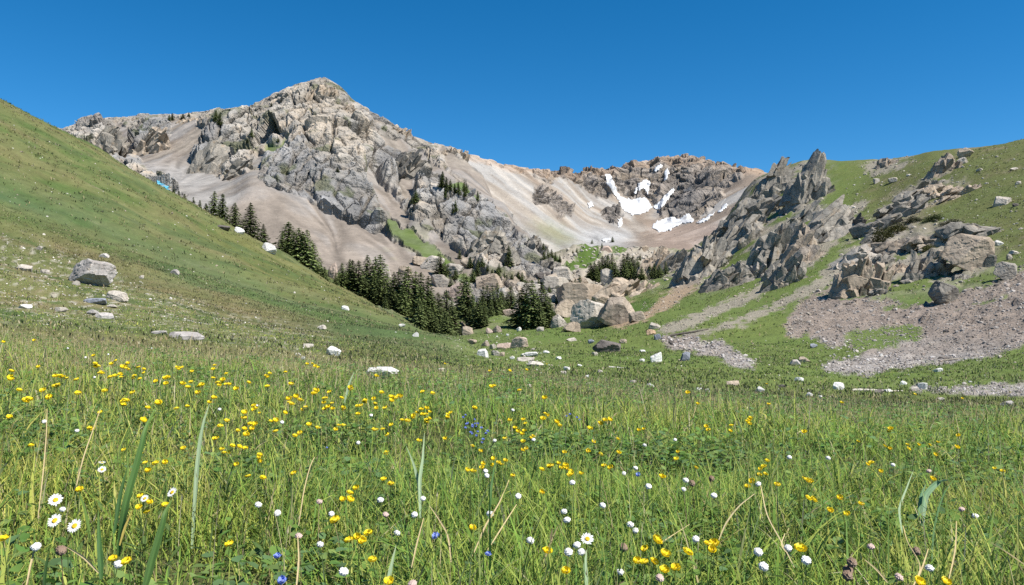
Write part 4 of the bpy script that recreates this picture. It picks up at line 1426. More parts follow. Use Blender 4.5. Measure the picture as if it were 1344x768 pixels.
r_ = np.random.default_rng(77)
px, py = scatter_mask(M_TALUS, 11500, 1, .30, (850, 330, 1420, 525))
pts = hits_fast(px, py)
tg = np.array([[.27, .225, .19], [.31, .28, .25], [.20, .172, .15], [.36, .325, .29]])
sz = pts[:, 1] / F * np.clip(r_.lognormal(.05, .55, len(pts)), .45, 5.0)
cl = tg[r_.integers(0, 4, len(pts))] * r_.uniform(.75, 1.2, (len(pts), 1))
stones("scree_gravel", pts, sz, cl, 3, "loose pinkish grey gravel and rubble on the right slope")
px, py = scatter_mask(np.clip(M_PATH + M_PINK, 0, 1), 2600, 12, .35, (840, 200, 1210, 450))
pts = hits_fast(px, py)
sz = pts[:, 1] / F * np.clip(r_.lognormal(.0, .5, len(pts)), .4, 3.5)
cl = np.array([[.36, .31, .25], [.30, .25, .20], [.42, .37, .31], [.25, .22, .18]])[r_.integers(0, 4, len(pts))]
stones("path_gravel", pts, sz, cl, 13, "gravel and small stones strewn down the bare strips")
ux, uy = r_.uniform(1110, 1344, 900), r_.uniform(190, 345, 900)
uk = uy > np.interp(ux, [1110, 1240, 1344], [214, 204, 188])
pts = hits_fast(ux[uk], uy[uk])
sz = pts[:, 1] / F * np.clip(r_.lognormal(-.1, .6, len(pts)), .4, 4)
cl = np.array([[.44, .40, .34], [.34, .30, .25], [.52, .48, .42], [.28, .25, .20]])[r_.integers(0, 4, len(pts))]
stones("hill_stones", pts, sz, cl, 14, "small pale stones dotting the dry upper hill")
# larger rubble: the strip, the stone row, the lower edge of the gravel
lst = []
for poly, n in (([(860, 440), (905, 441), (952, 450), (988, 474), (990, 485), (962, 482), (940, 466), (880, 455)], 170),
                ([(1200, 506), (1240, 509), (1290, 506), (1400, 500), (1400, 516), (1344, 520), (1270, 517), (1205, 513)], 230),
                ([(1075, 478), (1150, 462), (1210, 470), (1290, 462), (1340, 448), (1340, 455), (1290, 471), (1210, 481), (1150, 492), (1088, 492)], 240),
                ([(1055, 440), (1075, 440), (1150, 468), (1080, 480), (1090, 462)], 40)):
    mk = raster([poly], 1)
    xs, ys = [p[0] for p in poly], [p[1] for p in poly]
    r2_ = np.random.default_rng(n)
    a = r2_.uniform(min(xs), max(xs), n * 8)
    b = r2_.uniform(min(ys), max(ys), n * 8)
    k = sample(mk, a, b) > .5
    lst.append(hits_fast(a[k][:n], b[k][:n]))
pts = np.concatenate(lst)
sz = pts[:, 1] / F * np.clip(r_.lognormal(.75, .35, len(pts)), 1.0, 5)
tg2 = np.array([[.36, .32, .30], [.44, .41, .385], [.30, .265, .245], [.50, .46, .42]])
cl = tg2[r_.integers(0, 4, len(pts))] * r_.uniform(.8, 1.15, (len(pts), 1))
stones("stone_rubble", pts, sz, cl, 4, "heaped grey rubble in strips across the valley grass")
# pale pebbles over the foot of the left hillside and the hollow
px, py = scatter_mask(np.clip(M_SPECK + M_LITTER, 0, 1), 1500, 2, .35, (-20, 300, 745, 495))
r3_ = np.random.default_rng(31)
qx = r3_.uniform(-20, 620, 900)
qy = r3_.uniform(150, 470, 900)
kq = qy > np.interp(qx, [0, 100, 200, 300, 400, 500, 600], [150, 200, 254, 310, 364, 416, 462])
px, py = np.concatenate([px, qx[kq], r3_.uniform(610, 1340, 420)]), np.concatenate([py, qy[kq], 440 + 82 * r3_.random(420) ** .8])
pts = hits_fast(px, py)
pts = pts[(pts[:, 1] < 150) & (pts[:, 1] > 9)]
sz = pts[:, 1] / F * np.clip(r_.lognormal(-.05, .5, len(pts)), .4, 3.4)
tg3 = np.array([[.46, .42, .36], [.36, .30, .23], [.55, .52, .47], [.30, .25, .20]])
cl = tg3[r_.integers(0, 4, len(pts))] * r_.uniform(.8, 1.15, (len(pts), 1))
stones("pebbles", pts, sz, cl, 5, "pale pebbles scattered over the foot of the hillside")
# stones lying about the right hill and the rock areas
px, py = scatter_mask(M_ROCKY, 1500, 6, .3, (470, 200, 1340, 432))
pts = hits_fast(px, py)
sz = pts[:, 1] / F * np.clip(r_.lognormal(.45, .55, len(pts)), .6, 6)
tg4 = np.array([[.30, .27, .235], [.24, .215, .19], [.37, .32, .26], [.42, .37, .31]])
cl = tg4[r_.integers(0, 4, len(pts))] * r_.uniform(.8, 1.15, (len(pts), 1))
stones("rock_debris", pts, sz, cl, 7, "broken stones lying between the crags and spruces")
px, py = scatter_mask(M_FARROCK, 700, 8, .4, (640, 312, 900, 405))
pts = hits_fast(px, py)
sz = pts[:, 1] / F * np.clip(r_.lognormal(.7, .5, len(pts)), .8, 6)
cl = np.array([[.40, .36, .30], [.33, .29, .25], [.46, .42, .36], [.29, .27, .24]])[r_.integers(0, 4, len(pts))]
stones("boulder_field_rubble", pts, sz, cl, 9, "far pale boulder field on the valley step")

# ================================================================== SNOW
m_snow, nt, bs, out = new_mat("old_snow")
geo = N(nt, "ShaderNodeNewGeometry")
no = noise_out(nt, geo.outputs["Position"], .12, 5, .6)
mx = N(nt, "ShaderNodeMix", data_type='RGBA')
mx.inputs[6].default_value = (.47, .455, .43, 1)
mx.inputs[7].default_value = (.70, .71, .72, 1)
nt.links.new(maprange(nt, no, .35, .6, 0, 1), mx.inputs[0])
nt.links.new(mx.outputs[2], bs.inputs["Base Color"])
bs.inputs["Roughness"].default_value = .6
b = N(nt, "ShaderNodeBump")
b.inputs["Distance"].default_value = 1.5
b.inputs["Strength"].default_value = .5
nt.links.new(noise_out(nt, geo.outputs["Position"], .3, 4, .6), b.inputs["Height"])
nt.links.new(b.outputs[0], bs.inputs["Normal"])
bpy.context.view_layer.update()


def snow(poly, text, on=None, step=.75, mat=m_snow, name="snow_patch", cat="snow patch"):
    on = on or cirque
    xs, ys = [p[0] for p in poly], [p[1] for p in poly]
    x = np.arange(min(xs) - 2, max(xs) + 2.1, step)
    y = np.arange(min(ys) - 2, max(ys) + 2.1, step)
    X, Y = np.meshgrid(x, y)
    jx = X + 2.2 * fbm(np.stack([X * .4, Y * .4, 0 * X], -1), 4, 400)
    jy = Y + 1.8 * fbm(np.stack([X * .4 + 9, Y * .4, 0 * X], -1), 4, 401)
    ins = np.zeros(X.shape, bool)
    n = len(poly)
    for k in range(n):
        (x0, y0), (x1, y1) = poly[k], poly[(k + 1) % n]
        if y0 == y1:
            continue
        ins ^= ((y0 > jy) != (y1 > jy)) & (jx < (x1 - x0) * (jy - y0) / (y1 - y0) + x0)
    org = Vector((0, 0, CAMZ))
    P = np.zeros(X.shape + (3,))
    ok = np.zeros(X.shape, bool)
    for i in range(X.shape[0]):
        for j in range(X.shape[1]):
            if not ins[max(0, i - 1):i + 2, max(0, j - 1):j + 2].any():
                continue
            h, p, nn, _ = on.ray_cast(org, ray(X[i, j], Y[i, j]))
            if h:
                P[i, j] = p
                ok[i, j] = True
    # smooth the lie of the snow over the rocks
    Yd = np.where(ok, P[..., 1], np.nan)
    for _ in range(3):
        st_ = np.stack([np.roll(np.roll(Yd, a, 0), b_, 1) for a in (-1, 0, 1) for b_ in (-1, 0, 1)])
        with np.errstate(all='ignore'):
            import warnings
            warnings.simplefilter("ignore")
            Yd = np.where(ok, np.nanmean(st_, 0) * .7 + np.nanmin(st_, 0) * .3, np.nan)
    rim = ok & ~ins
    Yd = np.where(rim, P[..., 1] + 2.0, np.minimum(Yd, P[..., 1] + 1.0) - 1.6)
    idx = -np.ones(X.shape, int)
    V = []
    for i in range(X.shape[0]):
        for j in range(X.shape[1]):
            if ok[i, j]:
                idx[i, j] = len(V)
                V.append(unproj(X[i, j], Y[i, j], Yd[i, j]))
    Q = []
    for i in range(X.shape[0] - 1):
        for j in range(X.shape[1] - 1):
            q = [idx[i, j], idx[i, j + 1], idx[i + 1, j + 1], idx[i + 1, j]]
            if min(q) >= 0:
                Q.append(q)
    if not Q:
        return
    me = mesh_np(name, np.array(V), np.array(Q), smooth=True)
    o = link(name, me, mat)
    note(o, text, sum(xs) / n, cat)
    return o


snow([(795, 229), (801, 228), (806, 240), (813, 258), (830, 262), (846, 259), (851, 264), (857, 272), (846, 280), (832, 283), (818, 276), (812, 263), (803, 252), (796, 240)], "largest snow patch in the bowl, with a tongue rising up its left gully")
snow([(838, 241), (847, 236), (854, 239), (853, 246), (850, 257), (846, 246), (838, 250)], "forked snow patch in the gully above the largest patch")
snow([(858, 271), (866, 264), (873, 256), (884, 246), (886, 249), (877, 262), (866, 275), (860, 275)], "slanting snow ribbon right of the largest patch")
snow([(855, 299), (862, 290), (878, 285), (892, 287), (903, 280), (907, 283), (911, 291), (893, 294), (880, 302), (866, 305)], "broad lower snow patch under the dark cliffs")
snow([(913, 293), (923, 287), (938, 278), (936, 283), (923, 292)], "thin snow strip right of the broad lower patch")
snow([(771, 266), (778, 265), (780, 271), (774, 273)], "small snow spot on the scree left of the largest patch")
snow([(811, 288), (816, 286), (817, 294), (812, 300)], "small snow streak below the largest patch")
snow([(941, 279), (953, 267), (956, 268), (945, 280)], "faint snow sliver on the right scree of the bowl")
snow([(858, 222), (867, 215), (870, 217), (861, 227)], "little snow streak high in the left summit gully")
snow([(872, 226), (877, 219), (878, 228), (873, 238)], "little snow streak high below the rounded summit")
snow([(834, 248), (838, 246), (836, 254), (833, 256)], "tiny snow fleck left of the forked patch")
snow([(789, 314), (800, 313), (802, 316), (792, 317)], "thin snow rim at the foot of the bowl")
m_ice, nt, bs, out = new_mat("pond_ice")
bs.inputs["Base Color"].default_value = (.10, .36, .50, 1)
bs.inputs["Roughness"].default_value = .3
snow([(204, 236), (212, 240), (221, 246), (224, 251), (214, 249), (206, 243)], "turquoise ice patch beside the grassy ridge under the gully", mountain, .8, m_ice, "ice_patch", "ice patch")
# ================================================================== TREES
def leaf_mat(name, rough=.6, trans=.25, var=.25, up=0.0):
    m, nt, bs, out = new_mat(name)
    at = N(nt, "ShaderNodeAttribute", attribute_name="col")
    oi = N(nt, "ShaderNodeObjectInfo")
    f = maprange(nt, oi.outputs["Random"], 0, 1, 1 - var, 1 + var)
    c = scale_col(nt, at.outputs["Color"], f)
    nt.links.new(c, bs.inputs["Base Color"])
    bs.inputs["Roughness"].default_value = rough
    bs.inputs["Specular IOR Level"].default_value = .25
    if up:                       # blades fray and curl every way: shade them partly with the sward's own normal
        geo = N(nt, "ShaderNodeNewGeometry")
        mv = N(nt, "ShaderNodeMix", data_type='VECTOR')
        mv.inputs[0].default_value = up
        nt.links.new(geo.outputs["Normal"], mv.inputs[4])
        mv.inputs[5].default_value = (0, 0, 1)
        nv = N(nt, "ShaderNodeVectorMath", operation='NORMALIZE')
        nt.links.new(mv.outputs[1], nv.inputs[0])
        nt.links.new(nv.outputs[0], bs.inputs["Normal"])
    tr = N(nt, "ShaderNodeBsdfTranslucent")
    nt.links.new(c, tr.inputs[0])
    mx = N(nt, "ShaderNodeMixShader")
    mx.inputs[0].default_value = trans
    nt.links.new(bs.outputs[0], mx.inputs[1])
    nt.links.new(tr.outputs[0], mx.inputs[2])
    nt.links.new(mx.outputs[0], out.inputs[0])
    return m


mat_needle = leaf_mat("spruce_needles", .7, .12, .38)
m_bark, nt, bs, out = new_mat("bark")
geo = N(nt, "ShaderNodeNewGeometry")
no = noise_out(nt, geo.outputs["Position"], 4, 5, .7)
mx = N(nt, "ShaderNodeMix", data_type='RGBA')
mx.inputs[6].default_value = (.075, .058, .045, 1)
mx.inputs[7].default_value = (.16, .13, .105, 1)
nt.links.new(no, mx.inputs[0])
nt.links.new(mx.outputs[2], bs.inputs["Base Color"])
bs.inputs["Roughness"].default_value = .9


def spruce_meshes(seed, ratio, bare=.05, dense=1.0):
    """unit-height spruce: tapered trunk, and a crown of drooping boughs made of many needle sprays"""
    r = np.random.default_rng(seed)
    # trunk
    V, Q = [], []
    k, n = 8, 9
    wob = r.normal(size=(n, 2)) * .003
    for i in range(n):
        t = i / (n - 1)
        R = .018 * (1 - t) ** .8 + .0012 + (.008 if i == 0 else 0)
        for j in range(k):
            th = 2 * math.pi * j / k
            V.append((R * math.cos(th) + wob[i, 0], R * math.sin(th) + wob[i, 1], t * .97 - .03))
    for i in range(n - 1):
        for j in range(k):
            Q.append([i * k + j, i * k + (j + 1) % k, (i + 1) * k + (j + 1) % k, (i + 1) * k + j])
    tm = mesh_np("trunk", np.array(V), np.array(Q), smooth=True)
    tm.materials.append(m_bark)
    # crown
    P, C = [], []
    nw = 38
    for wv in range(nw):
        z = bare + (1 - bare) * (max(wv + r.uniform(-.3, .3), 0) / nw) ** .92
        z = min(z, .985)
        R0 = ratio * .5 * (1 - z) ** .8 * (1.0 if z > bare + .08 else .8) + .012
        nb = int((6 + 5 * (1 - z)) * dense)
        a0 = r.uniform(0, 6.28)
        for b_ in range(nb):
            a = a0 + 6.283 * b_ / nb + r.uniform(-.3, .3)
            L = R0 * (r.uniform(.7, 1.15) if r.random() < .8 else r.uniform(.3, 1.35))
            droop = r.uniform(.15, .55)
            ns = 3 + int(5 * L / (ratio * .5))
            hue = r.uniform(.75, 1.3)
            for s_ in range(ns):
                t = (s_ + .6) / ns
                d = L * t
                c = np.array([math.cos(a) * d, math.sin(a) * d, z + d * (.25 - droop * t * 1.25)])
                ln = (.026 + .03 * (1 - z)) * r.uniform(.7, 1.3)
                wd = ln * r.uniform(.35, .6)
                aa = a + r.uniform(-.9, .9)
                dr = np.array([math.cos(aa), math.sin(aa), r.uniform(-.75, .15)])
                dr /= np.linalg.norm(dr)
                sd_ = np.cross(dr, np.array([r.uniform(-.5, .5), r.uniform(-.5, .5), 1.0]))
                sd_ /= np.linalg.norm(sd_)
                P += [c - dr * ln * .4, c + sd_ * wd + dr * ln * .1, c + dr * ln * .8, c - sd_ * wd + dr * ln * .1]
                g = hue * r.uniform(.8, 1.2)
                col = np.array([.104, .136, .048]) * g + np.array([.035, .035, .006]) * (t > .7) * r.random()
                C += [col] * 4
    # leader
    for i in range(10):
        z = .93 + .075 * i / 9
        a = r.uniform(0, 6.28)
        dr = np.array([math.cos(a) * .4, math.sin(a) * .4, .9])
        sd_ = np.array([-math.sin(a), math.cos(a), 0])
        c = np.array([0, 0, z - .01])
        P += [c - dr * .01, c + sd_ * .008, c + dr * .022, c - sd_ * .008]
        C += [np.array([.04, .06, .02])] * 4
    P = np.array(P)
    cm = mesh_np("crown", P, np.arange(len(P)).reshape(-1, 4), smooth=False)
    set_col(cm, np.array(C))
    cm.materials.append(mat_needle)
    return tm, cm


SPR = [spruce_meshes(1, .56), spruce_meshes(2, .46), spruce_meshes(3, .40), spruce_meshes(4, .52, .03, 1.15), spruce_meshes(5, .34), spruce_meshes(6, .64, .02, 1.2), spruce_meshes(7, .44, .10)]
tr_r = np.random.default_rng(8)


def put_tree(px, py_top, py_base, text, Y=None, on=None, ratio=None, kinds=None, name="spruce_tree"):
    """a spruce whose foot is at photo pixel (px, py_base) and whose tip reaches py_top"""
    if on is not None:
        ok, hit, nn, _ = on.ray_cast(Vector((0, 0, CAMZ)), ray(px, py_base))
        p = np.array(hit) if ok else unproj(px, py_base, 300)
    elif Y is not None:
        x = unproj(px, py_base, Y)[0]
        z = GH(np.array([x]), np.array([Y]))[0]
        ok, hit, nn, _ = mountain.ray_cast(Vector((x, Y, 400)), Vector((0, 0, -1)))
        p = np.array([x, Y, max(z, hit.z) if ok else z])
    else:
        p = land_hit(px, py_base)
    top = unproj(px, py_top, p[1])[2]
    H = max(top - p[2], .6)
    i = int(tr_r.integers(len(SPR))) if kinds is None else kinds[int(tr_r.integers(len(kinds)))]
    tm, cm = SPR[i]
    root = bpy.data.objects.new(name, None)
    root.empty_display_size = .3
    COL.objects.link(root)
    root.location = (p[0], p[1], p[2] - .02 * H)
    root.rotation_euler = (tr_r.uniform(-.02, .02), tr_r.uniform(-.05, .05), tr_r.uniform(0, 6.28))
    wx_ = tr_r.uniform(1.05, 1.75)
    root.scale = (H * wx_, H * wx_, H)
    for n_, me in (("trunk", tm), ("crown", cm)):
        o = bpy.data.objects.new(n_, me)
        COL.objects.link(o)
        o.parent = root
    note(root, text, px, "spruce tree", "spruces in the valley and on the mountain")
    return root


bpy.context.view_layer.update()
TR = []
# ridge line of the left hillside (their feet hidden behind the ridge)
for px, t in ((228, 247), (235, 250), (243, 254), (252, 258), (262, 262), (270, 266)):
    TR.append((px, t, None, "small spruce in the row behind the grassy ridge", 176, [1, 2, 6]))
for px, t, lab in ((281, 250, "bushy spruce at the end of the row behind the ridge"), (290, 253, "slimmer spruce touching the bushy one on the ridge"), (306, 265, "pair-like spruce standing apart between bushy and tall ridge spruces"), (330, 265, "tallest lone spruce on the ridge line"), (348, 293, "small thin spruce right of the tallest lone one")):
    TR.append((px, t, None, lab, 168, [0, 3, 5] if px in (281, 306, 330) else [2, 4]))
for px, t in ((370, 302), (378, 290), (390, 298), (398, 303), (404, 300), (412, 318), (384, 312)):
    TR.append((px, t, None, "spruce in the thick clump on the ridge below the scree", 170, [0, 3, 5]))
for px, t in ((420, 344), (427, 350),):
    TR.append((px, t, None, "low young spruce right of the thick ridge clump", 172, [0, 5]))
# first belt
for px, t in ((439, 352), (447, 344), (453, 362), (458, 342), (464, 343), (470, 345), (444, 366), (475, 350)):
    TR.append((px, t, None, "spruce in the first belt behind the grassy slope", 185 if px > 455 else 178, [1, 3, 0]))
for px, t in ((480, 343), (486, 338), (492, 336), (499, 337), (478, 362), (490, 356), (500, 362), (484, 372), (495, 376)):
    TR.append((px, t, None, "spruce in the bushy middle group of the belt", 182 if t > 350 else 192, [0, 3, 5]))
for px, t in ((509, 352), (516, 347), (522, 356), (513, 372), (520, 380), (527, 372), (505, 384)):
    TR.append((px, t, None, "spruce in the tall pair group of the belt", 172 if t > 365 else 182, [1, 3, 0]))
for px, t in ((533, 353), (537, 353), (543, 351), (552, 357), (562, 361), (546, 372), (556, 376), (566, 378), (574, 377), (586, 377), (542, 390), (550, 396), (559, 398), (568, 400), (578, 398), (586, 408), (592, 392), (571, 415), (582, 420), (563, 388)):
    TR.append((px, t, None, "spruce in the largest dense stand of the belt", 150 if t > 394 else 165 if t > 374 else 178, [0, 3, 5, 1]))
# hollow: tall group
for px, t, b_ in ((603, 392, 418), (609, 356, 420), (614, 368, 424), (621, 384, 428), (627, 392, 430), (632, 388, 426), (633, 374, 414), (640, 372, 413), (647, 378, 414), (653, 370, 412), (659, 376, 412), (671, 374, 408), (665, 386, 410), (643, 386, 416), (616, 396, 430), (636, 402, 428)):
    TR.append((px, t, b_, "spruce in the tall group in the hollow", None, [1, 2, 3, 4]))
# hollow: dark group beside the boulder pile
for px, t, b_ in ((684, 377, 430), (690, 373, 430), (697, 371, 432), (704, 380, 430), (711, 374, 430), (717, 379, 428), (722, 386, 428), (688, 390, 432), (708, 390, 432)):
    TR.append((px, t, b_, "spruce in the dark group beside the boulder pile", None, [1, 3, 0]))
for px, t, b_ in ((731, 388, 400), (738, 380, 396), (744, 378, 392), (755, 366, 388), (761, 360, 372)):
    TR.append((px, t, b_, "small spruce climbing behind the roof slab", None, [0, 3, 5]))
# scattered above the belt
for px, t, b_ in ((560, 341, 352), (575, 330, 340), (568, 333, 342), (578, 335, 362), (584, 344, 360), (588, 347, 360), (592, 362, 376), (603, 328, 340), (612, 333, 346), (617, 336, 352), (628, 340, 352), (633, 337, 350), (640, 346, 356), (646, 352, 364), (653, 352, 370), (662, 354, 364), (672, 358, 366), (680, 356, 366), (685, 357, 372), (707, 365, 374), (690, 366, 372), (713, 374, 384), (721, 374, 384), (598, 352, 366), (655, 345, 358), (620, 352, 370), (626, 346, 362)):
    TR.append((px, t, b_, "small scattered spruce on the rocky slope above the belt", None, [0, 3, 5, 1]))
TR.append((668, 322, 350, "slim lone spruce high on the rocky shoulder", "M", [2, 4]))
# valley shelf
for px, t, b_ in ((775, 343, 366), (780, 340, 366), (786, 338, 367), (792, 336, 366), (798, 334, 366), (804, 333, 364), (783, 348, 369), (790, 346, 368), (800, 345, 366), (777, 348, 368), (795, 343, 367), (807, 344, 366)):
    TR.append((px, t, b_, "spruce in the left stand on the valley shelf", None, [0, 3, 5, 1]))
for px, t, b_ in ((819, 333, 362), (824, 332, 362), (831, 338, 364), (838, 340, 366), (845, 342, 366), (850, 335, 362), (856, 336, 362), (862, 338, 362), (870, 341, 360), (878, 336, 350), (874, 338, 354), (834, 348, 368), (842, 350, 368), (821, 342, 366), (827, 336, 365), (848, 344, 367), (853, 346, 366), (859, 346, 366), (866, 344, 364), (874, 344, 360), (836, 336, 362)):
    TR.append((px, t, b_, "spruce in the right stand on the valley shelf", None, [0, 3, 5, 1]))
for px, t, b_ in ((719, 325, 342), (724, 326, 342), (729, 330, 343), (735, 332, 344), (714, 328, 344)):
    TR.append((px, t, b_, "spruce in the little row below the shoulder's end", None, [0, 1]))
for px, t, b_ in ((694, 312, 322), (699, 313, 323), (704, 316, 325), (708, 312, 326), (713, 318, 328)):
    TR.append((px, t, b_, "tiny spruce on the edge of the shoulder", "M", [0, 1]))
for px, t, b_ in ((757, 325, 334), (752, 328, 333), (777, 314, 320), (790, 318, 328), (840, 332, 342), (744, 345, 354), (804, 310, 318)):
    TR.append((px, t, b_, "tiny far spruce on the green valley step", None, [0, 3]))
# mountain face
TR.append((545, 249, 267, "lone bushy spruce on a ledge of the mountain face", "M", [5]))
for px, t, b_ in ((580, 224, 247), (586, 232, 252), (591, 235, 250), (597, 240, 253), (602, 238, 256), (609, 238, 258), (612, 240, 254), (584, 246, 260), (627, 250, 264), (594, 266, 280), (598, 262, 278)):
    TR.append((px, t, b_, "small spruce in the grove high on the mountain face", "M", [1, 2, 4]))
for px, t, b_ in ((226, 148, 158), (240, 149, 158), (248, 147, 153), (222, 150, 158), (283, 144, 158), (288, 148, 164)):
    TR.append((px, t, b_, "tiny spruce on the left skyline ridge", "M", [0, 5]))
for px, t, b_ in ((330, 167, 180), (325, 181, 187), (356, 134, 140), (443, 219, 226), (365, 180, 187)):
    TR.append((px, t, b_, "tiny lone spruce on the upper mountain rocks", "M", [0, 5]))
for px, t, b_, lab, Y, kinds in TR:
    if Y == "M":
        put_tree(px, t, b_, lab, on=mountain, kinds=kinds)
    elif Y is not None:
        put_tree(px + tr_r.uniform(-2, 2), t + (tr_r.uniform(-5, 9) if px > 430 else 0), t + 60, lab, Y=Y + tr_r.uniform(-4, 4), kinds=kinds)
    else:
        put_tree(px, t - (b_ - t) * tr_r.uniform(-.15, .12), b_, lab, kinds=kinds)


# ---- low bushes
def bush_mesh(seed, base):
    r = np.random.default_rng(seed)
    P, C = [], []
    for k in range(2600):
        v = r.normal(size=3)
        v /= np.linalg.norm(v)
        v[2] = abs(v[2])
        lob = 1 + .28 * vnoise(np.array([v * 2.1 + seed]), 3)[0]
        c = v * np.array([.5, .5, .62]) * lob * r.uniform(.55, 1.05)
        dr = v + r.normal(size=3) * .6
        dr /= np.linalg.norm(dr)
        sd_ = np.cross(dr, r.normal(size=3))
        sd_ /= np.linalg.norm(sd_)
        ln, wd = r.uniform(.03, .06), r.uniform(.012, .024)
        P += [c - dr * ln * .5, c + sd_ * wd, c + dr * ln * .6, c - sd_ * wd]
        C += [np.array(base) * r.uniform(.65, 1.4)] * 4
    P = np.array(P)
    me = mesh_np("foliage", P, np.arange(len(P)).reshape(-1, 4))
    set_col(me, np.array(C))
    me.materials.append(mat_needle)
    return me


V, Q = [], []
for s_ in range(5):
    a = s_ * 1.3
    o0 = len(V)
    for i in range(4):
        t = i / 3
        for j in range(5):
            th = 6.283 * j / 5
            V.append((math.cos(a) * .28 * t + .02 * (1.2 - t) * math.cos(th), math.sin(a) * .28 * t + .02 * (1.2 - t) * math.sin(th), .42 * t - .03))
    for i in range(3):
        for j in range(5):
            Q.append([o0 + i * 5 + j, o0 + i * 5 + (j + 1) % 5, o0 + (i + 1) * 5 + (j + 1) % 5, o0 + (i + 1) * 5 + j])
bstem = mesh_np("stems", np.array(V), np.array(Q), smooth=True)
bstem.materials.append(m_bark)
BM = [bush_mesh(1, (.075, .075, .018)), bush_mesh(2, (.05, .065, .02)), bush_mesh(3, (.035, .045, .018))]


def put_bush(px, py, w_, h_, i, text):
    p = ground_hit(px, py)[0]
    s = p[1] / F
    root = bpy.data.objects.new("juniper_bush", None)
    COL.objects.link(root)
    root.location = (p[0], p[1] + .3 * w_ * s, p[2] - .08 * h_ * s)
    root.scale = (w_ * s, w_ * s, h_ * s * 1.6)
    root.rotation_euler = (0, 0, tr_r.uniform(0, 6))
    for n_, me in (("foliage", BM[i]), ("stems", bstem)):
        o = bpy.data.objects.new(n_, me)
        COL.objects.link(o)
        o.parent = root
    note(root, text, px, "bush")


put_bush(1164, 316, 30, 20, 0, "olive brown juniper bush behind the pillared crag")
put_bush(1182, 304, 30, 14, 0, "olive brown juniper bush above the first, on the ledge")
put_bush(1230, 290, 26, 11, 1, "dark green juniper bush below the rock band")
put_bush(1254, 296, 30, 9, 2, "low dark juniper bush left of the split grey slabs")
put_bush(1203, 292, 24, 9, 2, "low dark juniper bush between the two ledges")
put_bush(1222, 330, 18, 10, 0, "small olive bush left of the great tan boulder")
put_bush(470, 386, 20, 9, 2, "low dark bush at the foot of the first spruces")
put_bush(482, 392, 16, 9, 2, "low dark bush in the gap of the spruce belt")
put_bush(604, 440, 16, 8, 2, "small dark bush below the last dense spruce")
put_bush(600, 345, 16, 8, 1, "bright green bush below the long green strip")
# ================================================================== GRASS
def blade_mesh(name, root, height, width, az, lean, bend, colr, rows, face=None, seed=0, tip=.12):
    """many curved grass blades as one mesh; lean/bend give the arc, az its bearing"""
    n = len(root)
    t = np.linspace(0, 1, rows)[None, :]
    dirx, diry = np.cos(az)[:, None], np.sin(az)[:, None]
    ang = lean[:, None] + bend[:, None] * t
    ds = height[:, None] / (rows - 1)
    hx = np.concatenate([np.zeros((n, 1)), np.cumsum(np.sin(ang[:, :-1] + .5 * bend[:, None] / rows) * ds, 1)], 1)
    hz = np.concatenate([np.zeros((n, 1)), np.cumsum(np.cos(ang[:, :-1] + .5 * bend[:, None] / rows) * ds, 1)], 1)
    X = root[:, 0:1] + dirx * hx
    Y = root[:, 1:2] + diry * hx
    Z = root[:, 2:3] + hz - .01
    prof = np.where(t < .25, .65 + 1.4 * t, 1.0) * (1 - np.clip((t - .35) / .65, 0, 1) ** 1.6 * (1 - tip))
    fa = az + np.pi / 2 if face is None else face
    wxv = (np.cos(fa) * width * .5)[:, None] * prof
    wyv = (np.sin(fa) * width * .5)[:, None] * prof
    V = np.empty((n, rows, 2, 3), np.float32)
    V[:, :, 0, 0], V[:, :, 0, 1], V[:, :, 0, 2] = X - wxv, Y - wyv, Z
    V[:, :, 1, 0], V[:, :, 1, 1], V[:, :, 1, 2] = X + wxv, Y + wyv, Z
    base = (np.arange(n) * rows * 2)[:, None]
    i = np.arange(rows - 1)[None, :]
    Q = np.stack([base + 2 * i, base + 2 * i + 1, base + 2 * i + 3, base + 2 * i + 2], -1).reshape(-1, 4)
    C = np.repeat(colr, rows * 2, axis=0)
    return V.reshape(-1, 3), Q, C


mat_grass = leaf_mat("grass_blades", .55, .35, 0.0, .62)
mat_leaf = leaf_mat("meadow_leaves", .55, .30, .15, .3)
mat_dry = leaf_mat("dry_straw", .7, .25, .12, .5)
mat_petal = leaf_mat("petals", .5, .30, .06, .5)
mat_stemg = leaf_mat("flower_stems", .6, .15, .2)

STONES_NEAR = [(o.location.x, o.location.y, o.scale.x) for t, px, o in PENDING if o['category'] in ('boulder', 'stone', 'rock slab') and 9 < o.location.y < 45]
GR = np.random.default_rng(21)
GREENS = np.array([[.255, .325, .058], [.175, .280, .048], [.320, .370, .080], [.120, .210, .046], [.360, .380, .100], [.195, .300, .090]])
STRAW = np.array([[.44, .38, .20], [.38, .30, .16], [.50, .45, .28]])


def field(n, y0, y1, pad=2.0, seed=0):
    """random places over the strip of meadow the photo can see between two distances"""
    r = np.random.default_rng(seed)
    y = np.sqrt(r.uniform(0, 1, n * 2) * ((y1 + 1) ** 2 - (y0 + 1) ** 2) + (y0 + 1) ** 2) - 1
    x = r.uniform(-1, 1, n * 2) * (.70 * y + pad)
    return x[:n], y[:n], r


